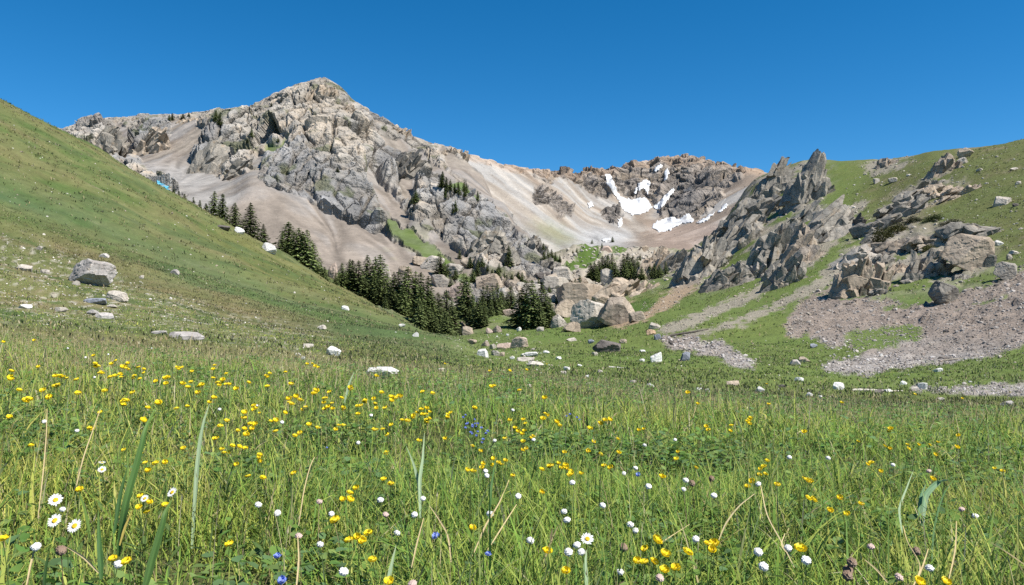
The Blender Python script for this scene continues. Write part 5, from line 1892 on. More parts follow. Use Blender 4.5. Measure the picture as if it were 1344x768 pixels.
def plant_grass(name, n, y0, y1, rows, hmean, wmean, seed, label, dry=.10, clump=.55, keep=None):
    x, y, r = field(n, y0, y1, seed=seed)
    p2 = np.stack([x, y, 0 * x], -1)
    cl = fbm(p2 * 1.3, 3, 501)
    cl2 = fbm(p2 * .35, 3, 502)
    fine_ = fbm(p2 * 5.0, 2, 503)
    k = r.uniform(0, 1, n) < np.clip(.68 + clump * (cl + .6 * fine_), .25, 1)
    if keep is not None:
        k &= keep(x, y, r)
    if y1 > 10:
        for bx, by, bw in STONES_NEAR:
            k &= ~((np.abs(x - bx) < bw * .65) & (y > by - max(bw * 1.2, 1.3)) & (y < by + bw))
    x, y, cl, cl2, fine_ = x[k], y[k], cl[k], cl2[k], fine_[k]
    n = len(x)
    z = GH(x, y)
    h = hmean * np.clip(r.lognormal(0, .38, n), .35, 2.3) * np.clip(1 + .7 * cl + .35 * cl2, .35, 1.9) * lerp(1, .62, sstep(6.5, 12.5, y)) * (1 - .38 * sstep(7.5, 10.5, y) * sstep(-.02, .12, x / np.maximum(y, 1)))
    wd = wmean * r.lognormal(-.08, .42, n)
    az = r.uniform(0, 2 * np.pi, n)
    lean = np.abs(r.normal(.12, .22, n))
    bend = np.abs(r.normal(1.0, .7, n))
    g = GREENS[np.clip((r.uniform(0, 1, n) * 3.2 + 1.6 * (fine_ + .5) + .8 * cl2).astype(int), 0, 5)]
    g = g * r.uniform(.76, 1.42, (n, 1)) * (1 + .18 * cl2[:, None])
    g[:, 0] *= 1 + .25 * cl2
    isdry = r.uniform(0, 1, n) < dry * np.clip(1 + 1.6 * cl2, .2, 2.6) * (1 + 4.2 * sstep(6.5, 10, y) * sstep(26, 14, y))
    g = np.where(isdry[:, None], STRAW[r.integers(0, 3, n)] * r.uniform(.7, 1.15, (n, 1)), g)
    V, Q, C = blade_mesh(name, np.stack([x, y, z], -1), h, wd, az, lean, bend, g, rows, face=az + np.pi / 2 + r.normal(0, .5, n))
    me = mesh_np(name, V, Q, smooth=True)
    set_col(me, C)
    return tag(link(name, me, mat_grass), label=label, kind="stuff")


plant_grass("grass", 210000, .8, 4.2, 6, .145, .0044, 31, "tall green meadow grass close by", dry=.035)
plant_grass("grass", 220000, 4.2, 13, 4, .135, .0062, 32, "meadow grass further off with dry stalks", dry=.08)
plant_grass("grass", 190000, 13, 40, 3, .062, .017, 33, "short grass beyond the meadow brow", dry=.12)


def hill_keep(x, y, r):
    q = np.stack([x, y, GH(x, y, False)], -1)
    a, b = proj(q)
    bad = np.clip(sample(M_TALUS, a, b) + sample(M_PATH, a, b) + .9 * sample(M_ROCKY, a, b) + sample(M_PINK, a, b) + .55 * sample(M_SPECK, a, b) + .5 * sample(M_LITTER, a, b), 0, 1)
    return r.uniform(0, 1, len(x)) > bad * .97


def plant_tufts(name, n, y0, y1, hmean, wmean, seed, label):
    x, y, r = field(n // 9, y0, y1, pad=2, seed=seed)
    x = np.repeat(x, 9)
    y = np.repeat(y, 9)
    sp = .055 * (y / 14) ** .55
    x = x + r.normal(0, 1, len(x)) * sp
    y = y + r.normal(0, 1, len(y)) * sp
    n = len(x)
    p2 = np.stack([x, y, 0 * x], -1)
    cl = fbm(p2 * .16, 3, 521)
    k = hill_keep(x, y, r) & (r.uniform(0, 1, n) < np.clip(.6 + .9 * cl, .1, 1))
    x, y = x[k], y[k]
    n = len(x)
    z = GH(x, y)
    # colour of the turf the tuft grows on
    j = np.clip(np.searchsorted(tY, y), 0, NRG - 1)
    i = np.clip(np.round((x / (tY[j] + 7.0) - tS[0]) / (tS[1] - tS[0])).astype(int), 0, NCG - 1)
    c = gcol[j, i] * r.uniform(.85, 1.75, (n, 1)) * np.array([1.06, 1.04, 1.0])
    c = np.where((r.uniform(0, 1, n) < .10)[:, None], STRAW[r.integers(0, 3, n)] * .8, c)
    h = hmean * r.lognormal(0, .35, n)
    V, Q, C = blade_mesh(name, np.stack([x, y, z], -1), h, wmean * r.uniform(.6, 1.4, n) * (y / y0) ** .5, r.uniform(0, 6.28, n), np.abs(r.normal(.2, .25, n)), np.abs(r.normal(.4, .3, n)), c, 3, face=r.uniform(0, 6.28, n))
    me = mesh_np(name, V, Q, smooth=True)
    set_col(me, C)
    return tag(link(name, me, mat_grass), label=label, kind="stuff")


plant_tufts("grass", 220000, 14, 70, .085, .030, 41, "tufted turf on the lower hillsides")
plant_tufts("grass", 150000, 70, 220, .17, .09, 42, "tufted turf on the upper hillsides")

# small round leaves low among the grass
def low_leaves(n, y0, y1, size, seed):
    x, y, r = field(n, y0, y1, seed=seed)
    p2 = np.stack([x, y, 0 * x], -1)
    k = r.uniform(0, 1, n) < np.clip(.35 + 1.2 * fbm(p2 * 1.7, 3, 541), 0, 1)
    x, y = x[k], y[k]
    n = len(x)
    z = GH(x, y) + r.uniform(.02, .17, n)
    a = r.uniform(0, 6.28, n)
    tilt = r.uniform(-.1, .75, n)
    L = size * r.uniform(.6, 1.5, n)
    Wd = L * r.uniform(.28, .55, n)
    d = np.stack([np.cos(a) * np.cos(tilt), np.sin(a) * np.cos(tilt), np.sin(tilt)], -1)
    s_ = np.stack([-np.sin(a), np.cos(a), r.normal(0, .25, n)], -1)
    up = np.cross(d, s_)
    c = np.stack([x, y, z], -1)
    pts = []
    for u, v_ in ((0, 0), (.3, .8), (.7, .75), (1, 0), (.7, -.75), (.3, -.8)):
        pts.append(c + d * (L * (u - .3))[:, None] + s_ * (Wd * v_)[:, None] + up * (L * (.10 * abs(v_) - .25 * u * u))[:, None])
    V = np.stack(pts, 1)
    o0 = (np.arange(n) * 6)[:, None]
    Q = np.concatenate([o0 + np.array([[0, 1, 2, 3]]), o0 + np.array([[0, 3, 4, 5]])], 0)
    g = np.array([[.11, .215, .045], [.16, .265, .055], [.21, .30, .085], [.13, .22, .085]])[r.integers(0, 4, n)] * r.uniform(.75, 1.25, (n, 1))
    me = mesh_np("meadow_herbs", V.reshape(-1, 3), Q, smooth=True)
    set_col(me, np.repeat(g, 6, 0))
    return tag(link("meadow_herbs", me, mat_leaf), label="low broad leaves growing among the grass", kind="stuff")


low_leaves(95000, .8, 5, .030, 51)
low_leaves(60000, 5, 13, .036, 52)


# thin seeding stems that stand above the blades, and dry haze of seed heads at the brow
def seed_stems(n, y0, y1, seed, hmean, wmul, label):
    x, y, r = field(n, y0, y1, seed=seed)
    n = len(x)
    z = GH(x, y)
    h = hmean * r.lognormal(0, .28, n)
    az = r.uniform(0, 6.28, n)
    lean, bend = np.abs(r.normal(.08, .12, n)), np.abs(r.normal(.25, .3, n))
    c = STRAW[r.integers(0, 3, n)] * r.uniform(.65, 1.1, (n, 1))
    c = np.where((r.uniform(0, 1, n) < .45)[:, None], np.array([.17, .19, .06]) * r.uniform(.8, 1.2, (n, 1)), c)
    V, Q, C = blade_mesh("s", np.stack([x, y, z], -1), h, np.full(n, .0019 * wmul), az, lean, bend, c, 5, tip=.7)
    tips = V.reshape(n, 5, 2, 3)[:, -1].mean(1)
    prev = V.reshape(n, 5, 2, 3)[:, -2].mean(1)
    ax = tips - prev
    ax /= np.linalg.norm(ax, axis=1, keepdims=True)
    # seed head: crossed slim lozenges
    hv, hq, hc = [], [], []
    for q in range(2):
        fa = r.uniform(0, 6.28, n)
        sdv = np.stack([np.cos(fa), np.sin(fa), 0 * fa], -1) * (.0022 * wmul * r.uniform(.6, 1.5, (n, 1)))
        L = (.017 * r.uniform(.6, 1.5, (n, 1)) * wmul ** .5)
        P4 = np.stack([tips - ax * L * .5, tips + sdv, tips + ax * L, tips - sdv], 1)
        hv.append(P4.reshape(-1, 3))
        hc.append(np.repeat(np.where((c[:, :1] > .2), c * .9, np.array([.24, .20, .10])), 4, 0))
    o1 = len(V)
    Vh = np.concatenate([V] + hv)
    Qh = np.concatenate([Q, o1 + np.arange(len(Vh) - o1).reshape(-1, 4)])
    me = mesh_np("seeding_grass", Vh, Qh, smooth=True)
    set_col(me, np.concatenate([C] + hc))
    return tag(link("seeding_grass", me, mat_dry), label=label, kind="stuff")


seed_stems(900, 1.2, 5, 61, .24, .9, "thin seeding grass stems standing above the near grass")
seed_stems(13000, 6.5, 14, 62, .165, 1.6, "pale haze of seeding grass along the meadow brow")


# ================================================================== FLOWERS
def tube(path, radii, k=6):
    V, Q = [], []
    for i, (c, R) in enumerate(zip(path, radii)):
        for j in range(k):
            th = 2 * math.pi * j / k
            V.append((c[0] + R * math.cos(th), c[1] + R * math.sin(th), c[2]))
    for i in range(len(path) - 1):
        for j in range(k):
            Q.append([i * k + j, i * k + (j + 1) % k, (i + 1) * k + (j + 1) % k, (i + 1) * k + j])
    return V, Q


def petal(V, F_, C, a, r0, L, W, cup, col, n=5, notch=0.0, z0=0.0):
    """a rounded petal from radius r0, length L, half-width W, curling up by cup"""
    o = len(V)
    ca, sa = math.cos(a), math.sin(a)
    for i in range(n):
        t = i / (n - 1)
        wv = W * (math.sin(math.pi * min(.08 + .82 * t, .94)) ** .7)
        rad = r0 + L * t * math.cos(cup * t)
        zz = z0 + L * t * math.sin(cup * t)
        if i == n - 1:
            rad -= notch * L
        for s_ in (-1, 0, 1):
            x, y = rad - (0.10 * L * t * abs(s_)), s_ * wv
            V.append((x * ca - y * sa, x * sa + y * ca, zz + .12 * wv * abs(s_)))
            C.append(col)
    for i in range(n - 1):
        for s_ in range(2):
            F_.append([o + i * 3 + s_, o + i * 3 + s_ + 1, o + (i + 1) * 3 + s_ + 1, o + (i + 1) * 3 + s_])


def dome(V, F_, C, R, h, z0, col, k=8, rings=3, rnd=None):
    o = len(V)
    for i in range(rings + 1):
        t = i / rings
        for j in range(k):
            th = 2 * math.pi * j / k + .2 * i
            rr_ = R * math.cos(t * math.pi / 2 * .92)
            V.append((rr_ * math.cos(th), rr_ * math.sin(th), z0 + h * math.sin(t * math.pi / 2)))
            C.append(np.array(col) * (1 if rnd is None else rnd.uniform(.8, 1.2)))
    for i in range(rings):
        for j in range(k):
            F_.append([o + i * k + j, o + i * k + (j + 1) % k, o + (i + 1) * k + (j + 1) % k, o + (i + 1) * k + j])


def finish(name, V, F_, C, mat):
    me = mesh_np(name, np.array(V), np.array(F_), smooth=True)
    set_col(me, np.array(C))
    me.materials.append(mat)
    return me


YEL = (.88, .70, .02)
# each blossom about 1 unit = 1 m scaled down: built at true size (metres)
def yellow_mesh(seed):
    r = np.random.default_rng(seed)
    V, F_, C = [], [], []
    for layer, (np_, L, cup) in enumerate(((5, .0125, .55), (5, .0115, .85))):
        for p in range(np_):
            c = np.array(YEL) * r.uniform(.85, 1.08)
            c[1] *= r.uniform(.92, 1.06)
            petal(V, F_, C, 2 * math.pi * (p + .5 * layer) / np_ + r.uniform(-.15, .15), .0015, L * r.uniform(.9, 1.1), .0078, cup * r.uniform(.8, 1.2), c, z0=.0006 * layer)
    dome(V, F_, C, .0042, .0032, .0018, (.78, .52, .01), rnd=r)
    return finish("blossom", V, F_, C, mat_petal)


def daisy_mesh(seed, n=21, R=.0150, ctr=.0058):
    r = np.random.default_rng(seed)
    V, F_, C = [], [], []
    for p in range(n):
        g = r.uniform(.74, .86)
        petal(V, F_, C, 2 * math.pi * p / n + r.uniform(-.06, .06), ctr * .8, R - ctr * .8 + r.uniform(-.0012, .0008), .0019, r.uniform(-.05, .30), (g, g, g * .98), n=4, z0=r.uniform(0, .0007))
    return finish("petals", V, F_, C, mat_petal)


def disc_mesh(R, h, col, seed):
    V, F_, C = [], [], []
    dome(V, F_, C, R, h, 0.0004, col, k=12, rings=4, rnd=np.random.default_rng(seed))
    return finish("flower_centre", V, F_, C, mat_petal)


def puff_mesh(seed, R, col, flat=.75):
    """rounded head of many small florets packed together"""
    r = np.random.default_rng(seed)
    V, T = ico(4)
    c, e = cells(V * 3.6 + seed * 7.1, 3)
    rad = R * (.80 + .22 * sstep(0, .5, e) + .12 * c)
    P = V * rad[:, None] * np.array([1, 1, flat])
    g = np.array(col)[None, :] * (1 + .10 * c)[:, None]
    me = mesh_np("blossom", P, T, smooth=True)
    set_col(me, g)
    me.materials.append(mat_petal)
    return me


def blue_mesh(seed):
    r = np.random.default_rng(seed)
    V, F_, C = [], [], []
    for layer in range(2):
        for p in range(7):
            c = np.array((.24, .32, .78)) * r.uniform(.85, 1.2)
            petal(V, F_, C, 2 * math.pi * (p + .5 * layer) / 7 + r.uniform(-.2, .2), .001, .011 * r.uniform(.8, 1.1), .0036, .45 + .5 * layer, c, z0=.001 * layer)
    dome(V, F_, C, .003, .003, .002, (.30, .30, .55), rnd=r)
    return finish("blossom", V, F_, C, mat_petal)


BLOS = {
    "yellow": [yellow_mesh(i) for i in range(5)],
    "daisy": [daisy_mesh(i) for i in range(4)],
    "disc": [disc_mesh(.0058, .0030, (.78, .52, .03), 3)],
    "white": [puff_mesh(i, .0105, (.90, .89, .86)) for i in range(4)],
    "pink": [puff_mesh(10 + i, .0100, (.66, .50, .44)) for i in range(3)],
    "dry": [puff_mesh(20 + i, .0105, (.30, .21, .15), 1.0) for i in range(3)],
    "blue": [blue_mesh(i) for i in range(3)],
}


def stem_mesh(seed, col, curve=.05, r0=.0011, leaves=True):
    """unit-height stem ending at (0, 0, 1); radius in metres is divided out by the scale when placed"""
    r = np.random.default_rng(seed)
    a = r.uniform(0, 6.28)
    n = 7
    path, rad = [], []
    for i in range(n):
        t = i / (n - 1)
        off = curve * math.sin(t * math.pi) + .04 * (1 - t) * r.uniform(.5, 1)
        path.append((math.cos(a) * off, math.sin(a) * off, t))
        rad.append(r0 * (1.25 - .45 * t) / .25)
    V, F_ = tube(path, rad)
    C = [np.array(col) * (1 - .0 * i) for i in range(len(V))]
    if leaves:
        for q in range(3):
            t = r.uniform(.12, .6)
            c = np.array(path[int(t * (n - 1))])
            b_ = r.uniform(0, 6.28)
            L = r.uniform(.16, .34)
            d = np.array([math.cos(b_), math.sin(b_), r.uniform(.5, 1.2)])
            d /= np.linalg.norm(d)
            s_ = np.array([-math.sin(b_), math.cos(b_), 0])
            o = len(V)
            for u, w_ in ((0, .006), (.4, .026), (.75, .018), (1, .002)):
                for sg in (-1, 1):
                    V.append(tuple(c + d * L * u + s_ * w_ * sg - np.array([0, 0, .25 * L * u * u])))
                    C.append(np.array(col) * 1.05)
            for i in range(3):
                F_.append([o + 2 * i, o + 2 * i + 1, o + 2 * i + 3, o + 2 * i + 2])
    return finish("stem", V, F_, C, mat_stemg)


STEM = {
    "green": [stem_mesh(i, (.075, .12, .03)) for i in range(5)],
    "straw": [stem_mesh(10 + i, (.34, .27, .14), .10, .0010, False) for i in range(3)],
    "brown": [stem_mesh(20 + i, (.14, .095, .06), .06, .0013, True) for i in range(3)],
}
FR = np.random.default_rng(91)
BANDS = [(0, 500, "far brow"), (500, 530, "upper meadow"), (530, 565, "middle meadow"), (565, 605, "near meadow"), (605, 660, "lower meadow"), (660, 900, "bottom of the meadow")]
LAND = [(130, "below the speckled hillside boulder"), (270, "below the lone ridge spruces"), (400, "below the mountain's peak"), (480, "below the rounded white boulder"), (590, "below the largest spruce stand"),
        (700, "below the spruce hollow"), (800, "below the boulder pile"), (920, "below the snow bowl"), (1100, "below the twin spires"), (1240, "below the pillared crag"), (3000, "below the great tan boulder")]


def where(px, py):
    b = next(t for a, c, t in BANDS if a <= py < c)
    l = next(t for c, t in LAND if px < c)
    return b, l


NUM = {1: "single", 2: "double", 3: "triple", 4: "fourfold"}


def plant(name, px, py, heads, bl, stem, h, size, cat, text, group, face=.45, loose=1.0):
    """a flower whose (main) blossom shows at photo pixel (px, py), standing h above the ground"""
    q = ground_hit(px, py, h)[0]
    Y = q[1]
    root = bpy.data.objects.new(name, None)
    COL.objects.link(root)
    root.location = q
    root.empty_display_size = .05
    for k in range(heads):
        if k == 0:
            dx, dy, dh = 0, 0, 0
        else:
            dx, dy, dh = FR.uniform(-.028, .028) * loose, FR.uniform(-.02, .03), FR.uniform(-.028, .016)
        hh = h + dh
        st_ = bpy.data.objects.new("stem", STEM[stem][int(FR.integers(len(STEM[stem])))])
        COL.objects.link(st_)
        st_.parent = root
        st_.scale = (.25, .25, hh)
        st_.location = (dx, dy, 0)
        st_.rotation_euler = (0, 0, FR.uniform(0, 6.28))
        bo = bpy.data.objects.new(BLOS[bl][0].name.split(".")[0], BLOS[bl][int(FR.integers(len(BLOS[bl])))])
        COL.objects.link(bo)
        bo.parent = root
        bo.location = (dx, dy, hh - .001)
        s_ = size * (1 if k == 0 else FR.uniform(.75, 1.05))
        bo.scale = (s_, s_, s_)
        bo.rotation_euler = (face + FR.uniform(-.3, .3) * (.4 if bl == "daisy" else 1), FR.uniform(-.35, .35) * (.5 if bl == "daisy" else 1), FR.uniform(-.3, .3) if bl == "daisy" else FR.uniform(-3.1, 3.1) * .25)
        if bl == "daisy":
            c_ = bpy.data.objects.new("flower_centre", BLOS["disc"][0])
            COL.objects.link(c_)
            c_.parent = bo
    note(root, text, px, cat, group)
    return root


YL = """45,447,1 5,449,1 123,467,1 125,478,3 147,478,1 152,474,1 168,477,2 161,482,1 166,484,2 182,483,2 133,490,2 145,496,1 151,494,2 159,492,2 177,494,2 184,498,1 205,501,1 217,497,2
233,483,2 239,483,1 251,502,1 247,509,1 265,506,2 260,516,1 81,496,3 72,494,1 72,508,3 57,513,1 65,522,1 25,513,1 51,482,1 101,499,1 165,527,3 209,530,1 232,537,1 246,534,1 12,548,1 118,563,2
41,585,1 163,591,1 184,596,1 241,589,1 188,552,1 175,516,1 103,517,1 282,480,1 280,485,1 375,489,1 354,491,1 326,503,1 280,497,1 293,499,2 286,503,2 297,505,2 351,508,1 382,505,1 414,517,3 433,515,1
389,521,2 427,524,2 383,531,2 401,535,2 374,542,1 431,534,3 436,530,1 452,537,2 480,526,4 474,533,2 492,531,2 494,536,1 470,544,1 506,536,1 513,522,1 514,526,1 460,509,2 321,542,2 298,553,1
312,566,1 321,563,1 331,563,2 335,557,2 323,571,1 292,590,1 294,595,1 305,586,2 314,587,2 341,598,2 387,573,1 394,569,1 406,558,1 417,562,1 451,559,2 441,564,1 492,565,1 503,564,1 509,571,1 508,594,2
555,515,1 560,536,2 553,538,2 559,545,2 561,552,2 543,546,2 535,553,2 592,542,2 588,549,2 623,536,2 550,579,1 584,576,1 620,586,1 631,592,1 648,603,2 663,605,3 634,609,1 633,614,1 613,617,1 621,619,1
663,576,1 676,562,1 687,551,3 685,570,3 697,575,2 687,580,1 691,589,2 716,544,2 713,550,1 741,594,1 724,612,3 737,614,1 743,615,2 749,619,2 711,617,1 669,552,1 916,530,1 794,552,1 800,551,1 774,563,1
779,580,1 772,592,1 788,597,1 812,594,1 811,577,1 839,565,2 927,560,1 930,565,1 960,559,1 959,566,2 985,549,2 984,557,1 890,593,1 888,603,1 793,612,1 802,614,1 913,614,1 763,622,1 750,622,1 869,626,1
1007,605,1 1003,613,1 998,616,1 997,624,2 987,632,1 981,639,1 105,643,1 191,608,1 205,609,1 195,618,1 217,607,1 185,652,1 183,666,3 217,664,1 167,738,2 4,709,1 311,610,1 341,601,1 326,626,1 345,628,1
386,622,1 468,641,1 459,648,1 459,656,1 450,656,1 513,636,1 504,630,1 441,684,1 302,715,1 459,710,1 475,710,2 484,701,1 489,736,1 511,764,1 711,646,1 718,724,1 743,750,1 620,693,1 673,625,1
861,710,1 847,721,1 837,737,1 846,739,1 858,738,1 873,728,1 872,749,1 887,746,1 902,726,1 929,715,1 938,714,1 935,722,1 1051,722,1 1055,629,2 1064,632,2 1067,656,2 1020,637,1 1139,610,1 1144,608,1 1156,619,1
1102,654,1 1130,662,1 1112,675,1 1089,670,1 1316,619,2 1224,629,1 1206,764,1 1241,764,1 1161,586,1 1168,589,1 1191,584,1 1192,589,1 1206,584,1 1220,584,1 1231,581,1 1228,597,1"""
YLIST = YL.split()
yr = np.random.default_rng(17)
for k in range(62):
    YLIST.append("%d,%d,%d" % (yr.uniform(10, 790) if k < 48 else yr.uniform(790, 1330), 478 + 100 * yr.random() ** 1.3 + (16 if k >= 48 else 0), yr.choice([1, 1, 2])))
for ent in YLIST:
    px, py, n = [int(v) for v in ent.split(",")]
    b, l = where(px, py)
    big = (px, py) in ((441, 684), (861, 710), (1051, 722))
    h = FR.uniform(.26, .33) if py < 560 else FR.uniform(.22, .28)
    plant("yellow_flower", px, py, n, "yellow", "green", h, (1.42 if big else FR.uniform(.85, 1.12)) * (1.6 if py < 530 else 1.25 if py < 575 else 1.0), "flower",
          ("large " if big else "") + NUM[n] + "-headed yellow flower, " + b + " " + l, "yellow wildflowers in the meadow")
for px, py, s_, txt in ((73, 656, 1.30, "white daisy topmost of the three at the bottom left"), (72, 683, 1.28, "white daisy lowest of the three at the bottom left, yellow centre facing out"), (98, 690, 1.26, "white daisy right of the two stacked ones at the bottom left"),
                        (134, 616, .95, "small white daisy with yellow centre, upper of the left daisies"), (134, 607, .85, "white daisy seen edge-on just above the small one"), (226, 646, 1.12, "white daisy alone beside the broad leaning blade"),
                        (190, 654, .85, "white daisy half hidden behind a yellow flower"), (771, 707, 1.15, "flat white daisy-like flower above a white clover group")):
    plant("white_daisy", px, py, 1, "daisy", "green", .25, s_, "flower", txt, "white daisies in the meadow", face=.75 if py != 607 else .1)
WL = """112,469 142,465 124,495 89,457 199,457 101,565 58,553 288,537 337,532 370,554 487,545 470,581 649,578 673,538 637,618 639,624 680,651 740,671 744,682 757,715 746,724 763,724 814,750 851,638
751,633 834,614 819,621 521,699 544,675 555,654 827,688 834,696 451,750 696,709 643,674 791,663 900,630 897,642 937,650 913,707 995,724 1002,743 1034,719 1058,735 995,635 1172,610 1280,677 1220,745
1087,601 339,662 364,673 435,674 420,714 499,656 47,717 155,740 886,577 700,577 846,584 1036,600"""
for ent in WL.split():
    px, py = [int(v) for v in ent.split(",")]
    b, l = where(px, py)
    plant("white_clover", px, py, 1, "white", "green" if FR.random() < .7 else "straw", FR.uniform(.22, .29), FR.uniform(.85, 1.1), "flower", "small white clover-like flower, " + b + " " + l, "small white flowers in the meadow")
plant("white_clover", 82, 668, 1, "white", "green", .31, .7, "flower", "small white bud between the three daisies", "small white flowers in the meadow")
for ent in "419,658 506,675 866,758 1143,717 392,703 1219,618 1262,668 1180,757 541,766".split():
    px, py = [int(v) for v in ent.split(",")]
    b, l = where(px, py)
    plant("pink_clover", px, py, 1, "pink", "straw", FR.uniform(.22, .28), 1.0, "flower", "faded pinkish clover head, " + b + " " + l, "faded pinkish clover heads")
for ent in "80,722 934,628 908,634 818,718 1203,723 1118,738 1112,755 1113,748".split():
    px, py = [int(v) for v in ent.split(",")]
    b, l = where(px, py)
    plant("withered_flower", px, py, 1, "dry", "brown", FR.uniform(.20, .26), 1.15, "flower", "withered brown flower head, " + b + " " + l, "withered brown flower heads")
for ent in "573,705,1.25 838,624,1.2 364,731,1.0 371,763,1.15 640,728,.9 498,655,.7 429,588,.6".split():
    px, py, s_ = [float(v) for v in ent.split(",")]
    b, l = where(px, py)
    plant("blue_flower", px, py, 1, "blue", "green", .22, s_, "flower", "blue cornflower-like bloom, " + b + " " + l, "blue flowers in the meadow")
for px, py in ((608, 548), (614, 556), (620, 560), (627, 556), (632, 562), (618, 568), (626, 572), (634, 577), (611, 562), (623, 551), (640, 566), (757, 548), (748, 544)):
    b, l = where(px, py)
    plant("blue_flower", px, py, 2, "blue", "green", FR.uniform(.22, .30), .8, "flower", "dusky blue-violet flower spike in the " + ("patch below the spruce hollow" if px < 700 else "brow grass below the boulder pile"), "dusky blue flower patch")


# ---- broad blades and dry stalks that stand out one by one
def ribbon(name, pts_px, Ys, w0, col, text, cat, mat, cross=.25, tip=.08):
    """a single blade or stalk through photo pixels at given distances; width w0 metres"""
    ctrl = np.array([unproj(a, b, y) for (a, b), y in zip(pts_px, Ys)])
    n = 18
    t0 = np.linspace(0, 1, len(ctrl))
    tt = np.linspace(0, 1, n)
    P = pchip(t0, ctrl, tt)
    d = np.gradient(P, axis=0)
    d /= np.linalg.norm(d, axis=1, keepdims=True)
    vw = np.array([.25, -1, .15])
    s_ = np.cross(d, vw)
    s_ /= np.linalg.norm(s_, axis=1, keepdims=True)
    up = np.cross(s_, d)
    prof = np.minimum(1, .55 + 1.8 * tt) * (1 - np.clip((tt - .3) / .7, 0, 1) ** 1.7 * (1 - tip))
    V, Q, C = [], [], []
    for i in range(n):
        for q_ in range(9):
            u = (q_ - 4) / 4
            wav = 1 + .05 * math.sin(i * 1.7 + u)
            V.append(P[i] + s_[i] * u * w0 * .5 * prof[i] * wav + up[i] * cross * abs(u) * w0 * .5 * prof[i])
            C.append(np.array(col) * ((1.22 if q_ == 4 else 1.08 if q_ % 2 else .86) + .10 * math.sin(i * .9 + q_)) + np.array([.05, .04, .0]) * max(0, (i - 11) / 7))
    for i in range(n - 1):
        for u in range(8):
            Q.append([i * 9 + u, i * 9 + u + 1, (i + 1) * 9 + u + 1, (i + 1) * 9 + u])
    me = mesh_np(name, np.array(V), np.array(Q), smooth=True)
    set_col(me, np.array(C))
    o = link(name, me, mat)
    note(o, text, pts_px[0][0], cat)
    return o


GB, GB2, YB, PB = (.085, .165, .040), (.065, .140, .040), (.52, .40, .10), (.26, .34, .20)
gb = lambda pts, Ys, w_, col, text: ribbon("grass_blade", pts, Ys, w_, col, text, "grass blade", mat_leaf)
gb([(155, 730), (168, 650), (188, 575), (205, 533)], [2.25, 2.2, 2.2, 2.25], .019, GB, "broad green blade leaning right, tallest at the left")
gb([(150, 700), (158, 650), (168, 610)], [2.4, 2.4, 2.4], .012, GB2, "shorter green blade just left of the broad leaning one")
gb([(185, 790), (200, 735), (215, 680), (226, 655)], [1.75, 1.75, 1.75, 1.78], .016, GB, "broad green blade rising to the lone daisy")
gb([(133, 760), (131, 720), (129, 668)], [1.9, 1.9, 1.95], .013, GB2, "upright green blade between the daisies and yellow stalk")
gb([(56, 790), (60, 748), (66, 716)], [1.75, 1.75, 1.75], .007, (.035, .08, .02), "dark green stalk blade under the daisies")
gb([(157, 716), (165, 690), (175, 668)], [2.0, 2.0, 2.0], .006, YB, "yellow dry blade under the triple yellow flower")
gb([(252, 720), (259, 610), (266, 560), (275, 530)], [2.7, 2.8, 2.9, 3.0], .014, PB, "pale grass ear curving right above the lone daisy")
gb([(552, 680), (550, 640), (543, 610), (533, 585)], [2.7, 2.75, 2.8, 2.9], .012, PB, "pale blade bending left, one of a forked pair")
gb([(552, 680), (551, 630), (555, 600), (557, 568)], [2.68, 2.75, 2.8, 2.85], .012, PB, "pale blade standing right in the forked pair")
gb([(560, 740), (562, 690), (566, 640)], [2.2, 2.3, 2.35], .009, (.20, .26, .05), "yellow green blade under the forked pair")
gb([(640, 700), (645, 640), (652, 590)], [2.6, 2.7, 2.8], .008, GB2, "slim dark green blade below the spruce hollow")
gb([(690, 620), (698, 595), (706, 565)], [4.2, 4.2, 4.3], .012, GB2, "bluish green blade below the boulder pile")
gb([(452, 530), (458, 505), (465, 488)], [7.0, 7.1, 7.2], .022, PB, "pale leaning blade on the brow below the white boulder")
gb([(1184, 700), (1180, 670), (1190, 640), (1199, 657 - 40)], [2.5, 2.55, 2.6, 2.65], .009, PB, "pale blade leaning right among dark grass")
gb([(1222, 770), (1225, 700), (1238, 650), (1255, 625)], [2.3, 2.4, 2.5, 2.6], .008, GB2, "long green blade arching right near the right edge")
gb([(1310, 775), (1300, 740), (1290, 700)], [1.8, 1.9, 2.0], .010, (.12, .18, .04), "broad light green blade at the bottom right")
gb([(1210, 690), (1215, 650), (1232, 632), (1245, 630)], [2.8, 2.85, 2.9, 2.85], .024, (.15, .25, .13), "broad grey green leaf curling in the right meadow")
gb([(1206, 680), (1208, 655), (1215, 635)], [2.85, 2.9, 2.95], .020, (.10, .19, .09), "broad green leaf beside the grey green one")
gb([(505, 790), (512, 750), (520, 715)], [1.8, 1.85, 1.9], .010, PB, "pale upright blade at the bottom below the largest spruce stand")
gb([(770, 770), (768, 745), (770, 722)], [1.9, 1.95, 2.0], .012, PB, "pale blade under the flat white daisy-like flower")
ds = lambda pts, Ys, text, w_=.0042, c=(.50, .40, .22): ribbon("dry_stalk", pts, Ys, w_, c, text, "dry stalk", mat_dry, .8, .5)
ds([(50, 680), (57, 620), (61, 570), (62, 537)], [2.5, 2.55, 2.6, 2.65], "upright straw stalk at the left edge")
ds([(100, 640), (110, 600), (122, 565), (132, 537)], [2.7, 2.75, 2.8, 2.85], "straw stalk slanting right above the small daisies")
ds([(35, 768), (42, 735), (46, 718)], [1.7, 1.72, 1.74], "thick straw stalk at the bottom left corner")
ds([(130, 752), (108, 730), (88, 718)], [1.72, 1.75, 1.78], "bent straw stalk beside the withered head", .005)
ds([(388, 780), (392, 740), (391, 705)], [1.75, 1.8, 1.85], "pale stalk carrying a faded head below the peak")
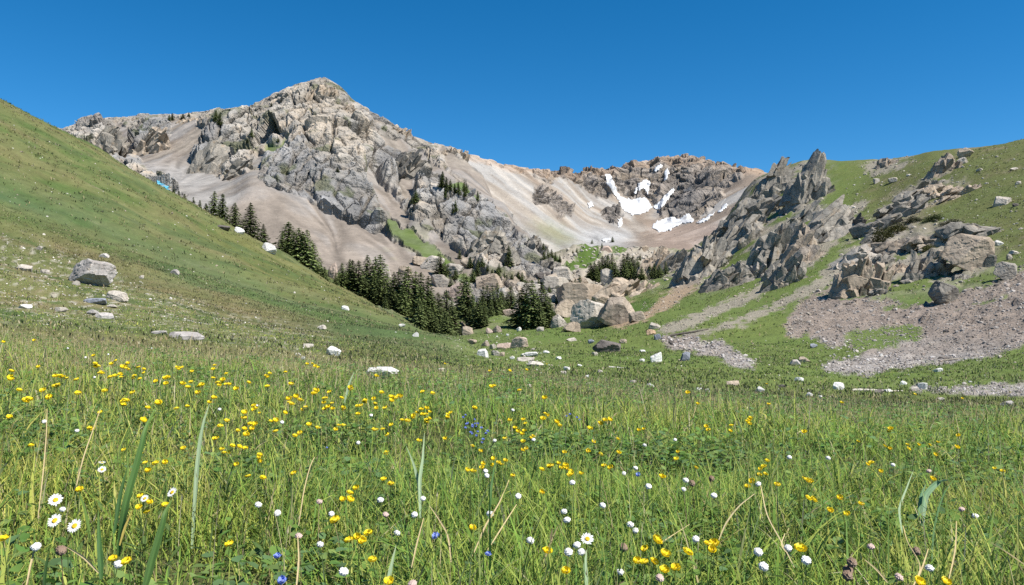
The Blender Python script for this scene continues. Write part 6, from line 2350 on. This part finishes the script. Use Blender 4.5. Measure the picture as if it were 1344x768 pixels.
ds([(392, 690), (398, 650), (408, 610), (413, 600)], [2.2, 2.25, 2.3, 2.32], "thin straw stalk leaning right below the peak", .0032)
ds([(620, 730), (637, 690), (655, 660), (668, 630)], [2.2, 2.3, 2.4, 2.45], "left one of two long straw stalks leaning right", .005)
ds([(640, 722), (660, 690), (678, 662)], [2.25, 2.3, 2.35], "right one of two long straw stalks leaning right", .004)
ds([(592, 738), (588, 705), (575, 680), (564, 664)], [2.1, 2.15, 2.2, 2.25], "straw stalk bending left beside the blue bloom", .005)
ds([(540, 745), (548, 710), (556, 680)], [2.0, 2.05, 2.1], "straw stalk under the forked pair", .004)
ds([(942, 712), (952, 688), (970, 664), (990, 648)], [2.5, 2.5, 2.5, 2.5], "cream stalk arching right to the yellow chain", .0055, (.58, .48, .28))
ds([(1042, 745), (1025, 712), (1008, 680), (998, 637)], [2.0, 2.1, 2.2, 2.3], "cream stalk rising left to the yellow chain", .0055, (.58, .48, .28))
ds([(1040, 732), (1026, 716), (1030, 700)], [2.0, 2.02, 2.05], "short forked cream stalk under the yellow chain", .004, (.58, .48, .28))
ds([(905, 570), (909, 550), (914, 532)], [6.2, 6.2, 6.2], "thin straw stalk bearing one yellow flower on the brow", .008)
ds([(868, 712), (880, 704), (905, 688)], [2.3, 2.32, 2.35], "thin straw stalk slanting right from the large yellow flower", .003)
ds([(1196, 775), (1206, 740), (1190, 710), (1185, 690)], [1.9, 2.0, 2.1, 2.15], "straw stalk curving left among dark grass", .005)
ds([(1202, 765), (1212, 738), (1218, 720)], [1.9, 1.95, 2.0], "short straw stalk crossing the curved one", .005)
ds([(1245, 760), (1253, 720), (1255, 684)], [1.95, 2.0, 2.05], "upright straw stalk near the right edge", .005)
ds([(1165, 765), (1150, 748), (1135, 735)], [1.8, 1.82, 1.85], "straw stalk lying left at the bottom right", .005)
ds([(1345, 742), (1320, 725), (1300, 712)], [1.8, 1.85, 1.9], "pale stem slanting in from the right edge", .005)
ds([(335, 590), (342, 583), (352, 578)], [3.6, 3.6, 3.6], "thin straw stem arching beside the fivefold yellow group", .004)
finish_labels()
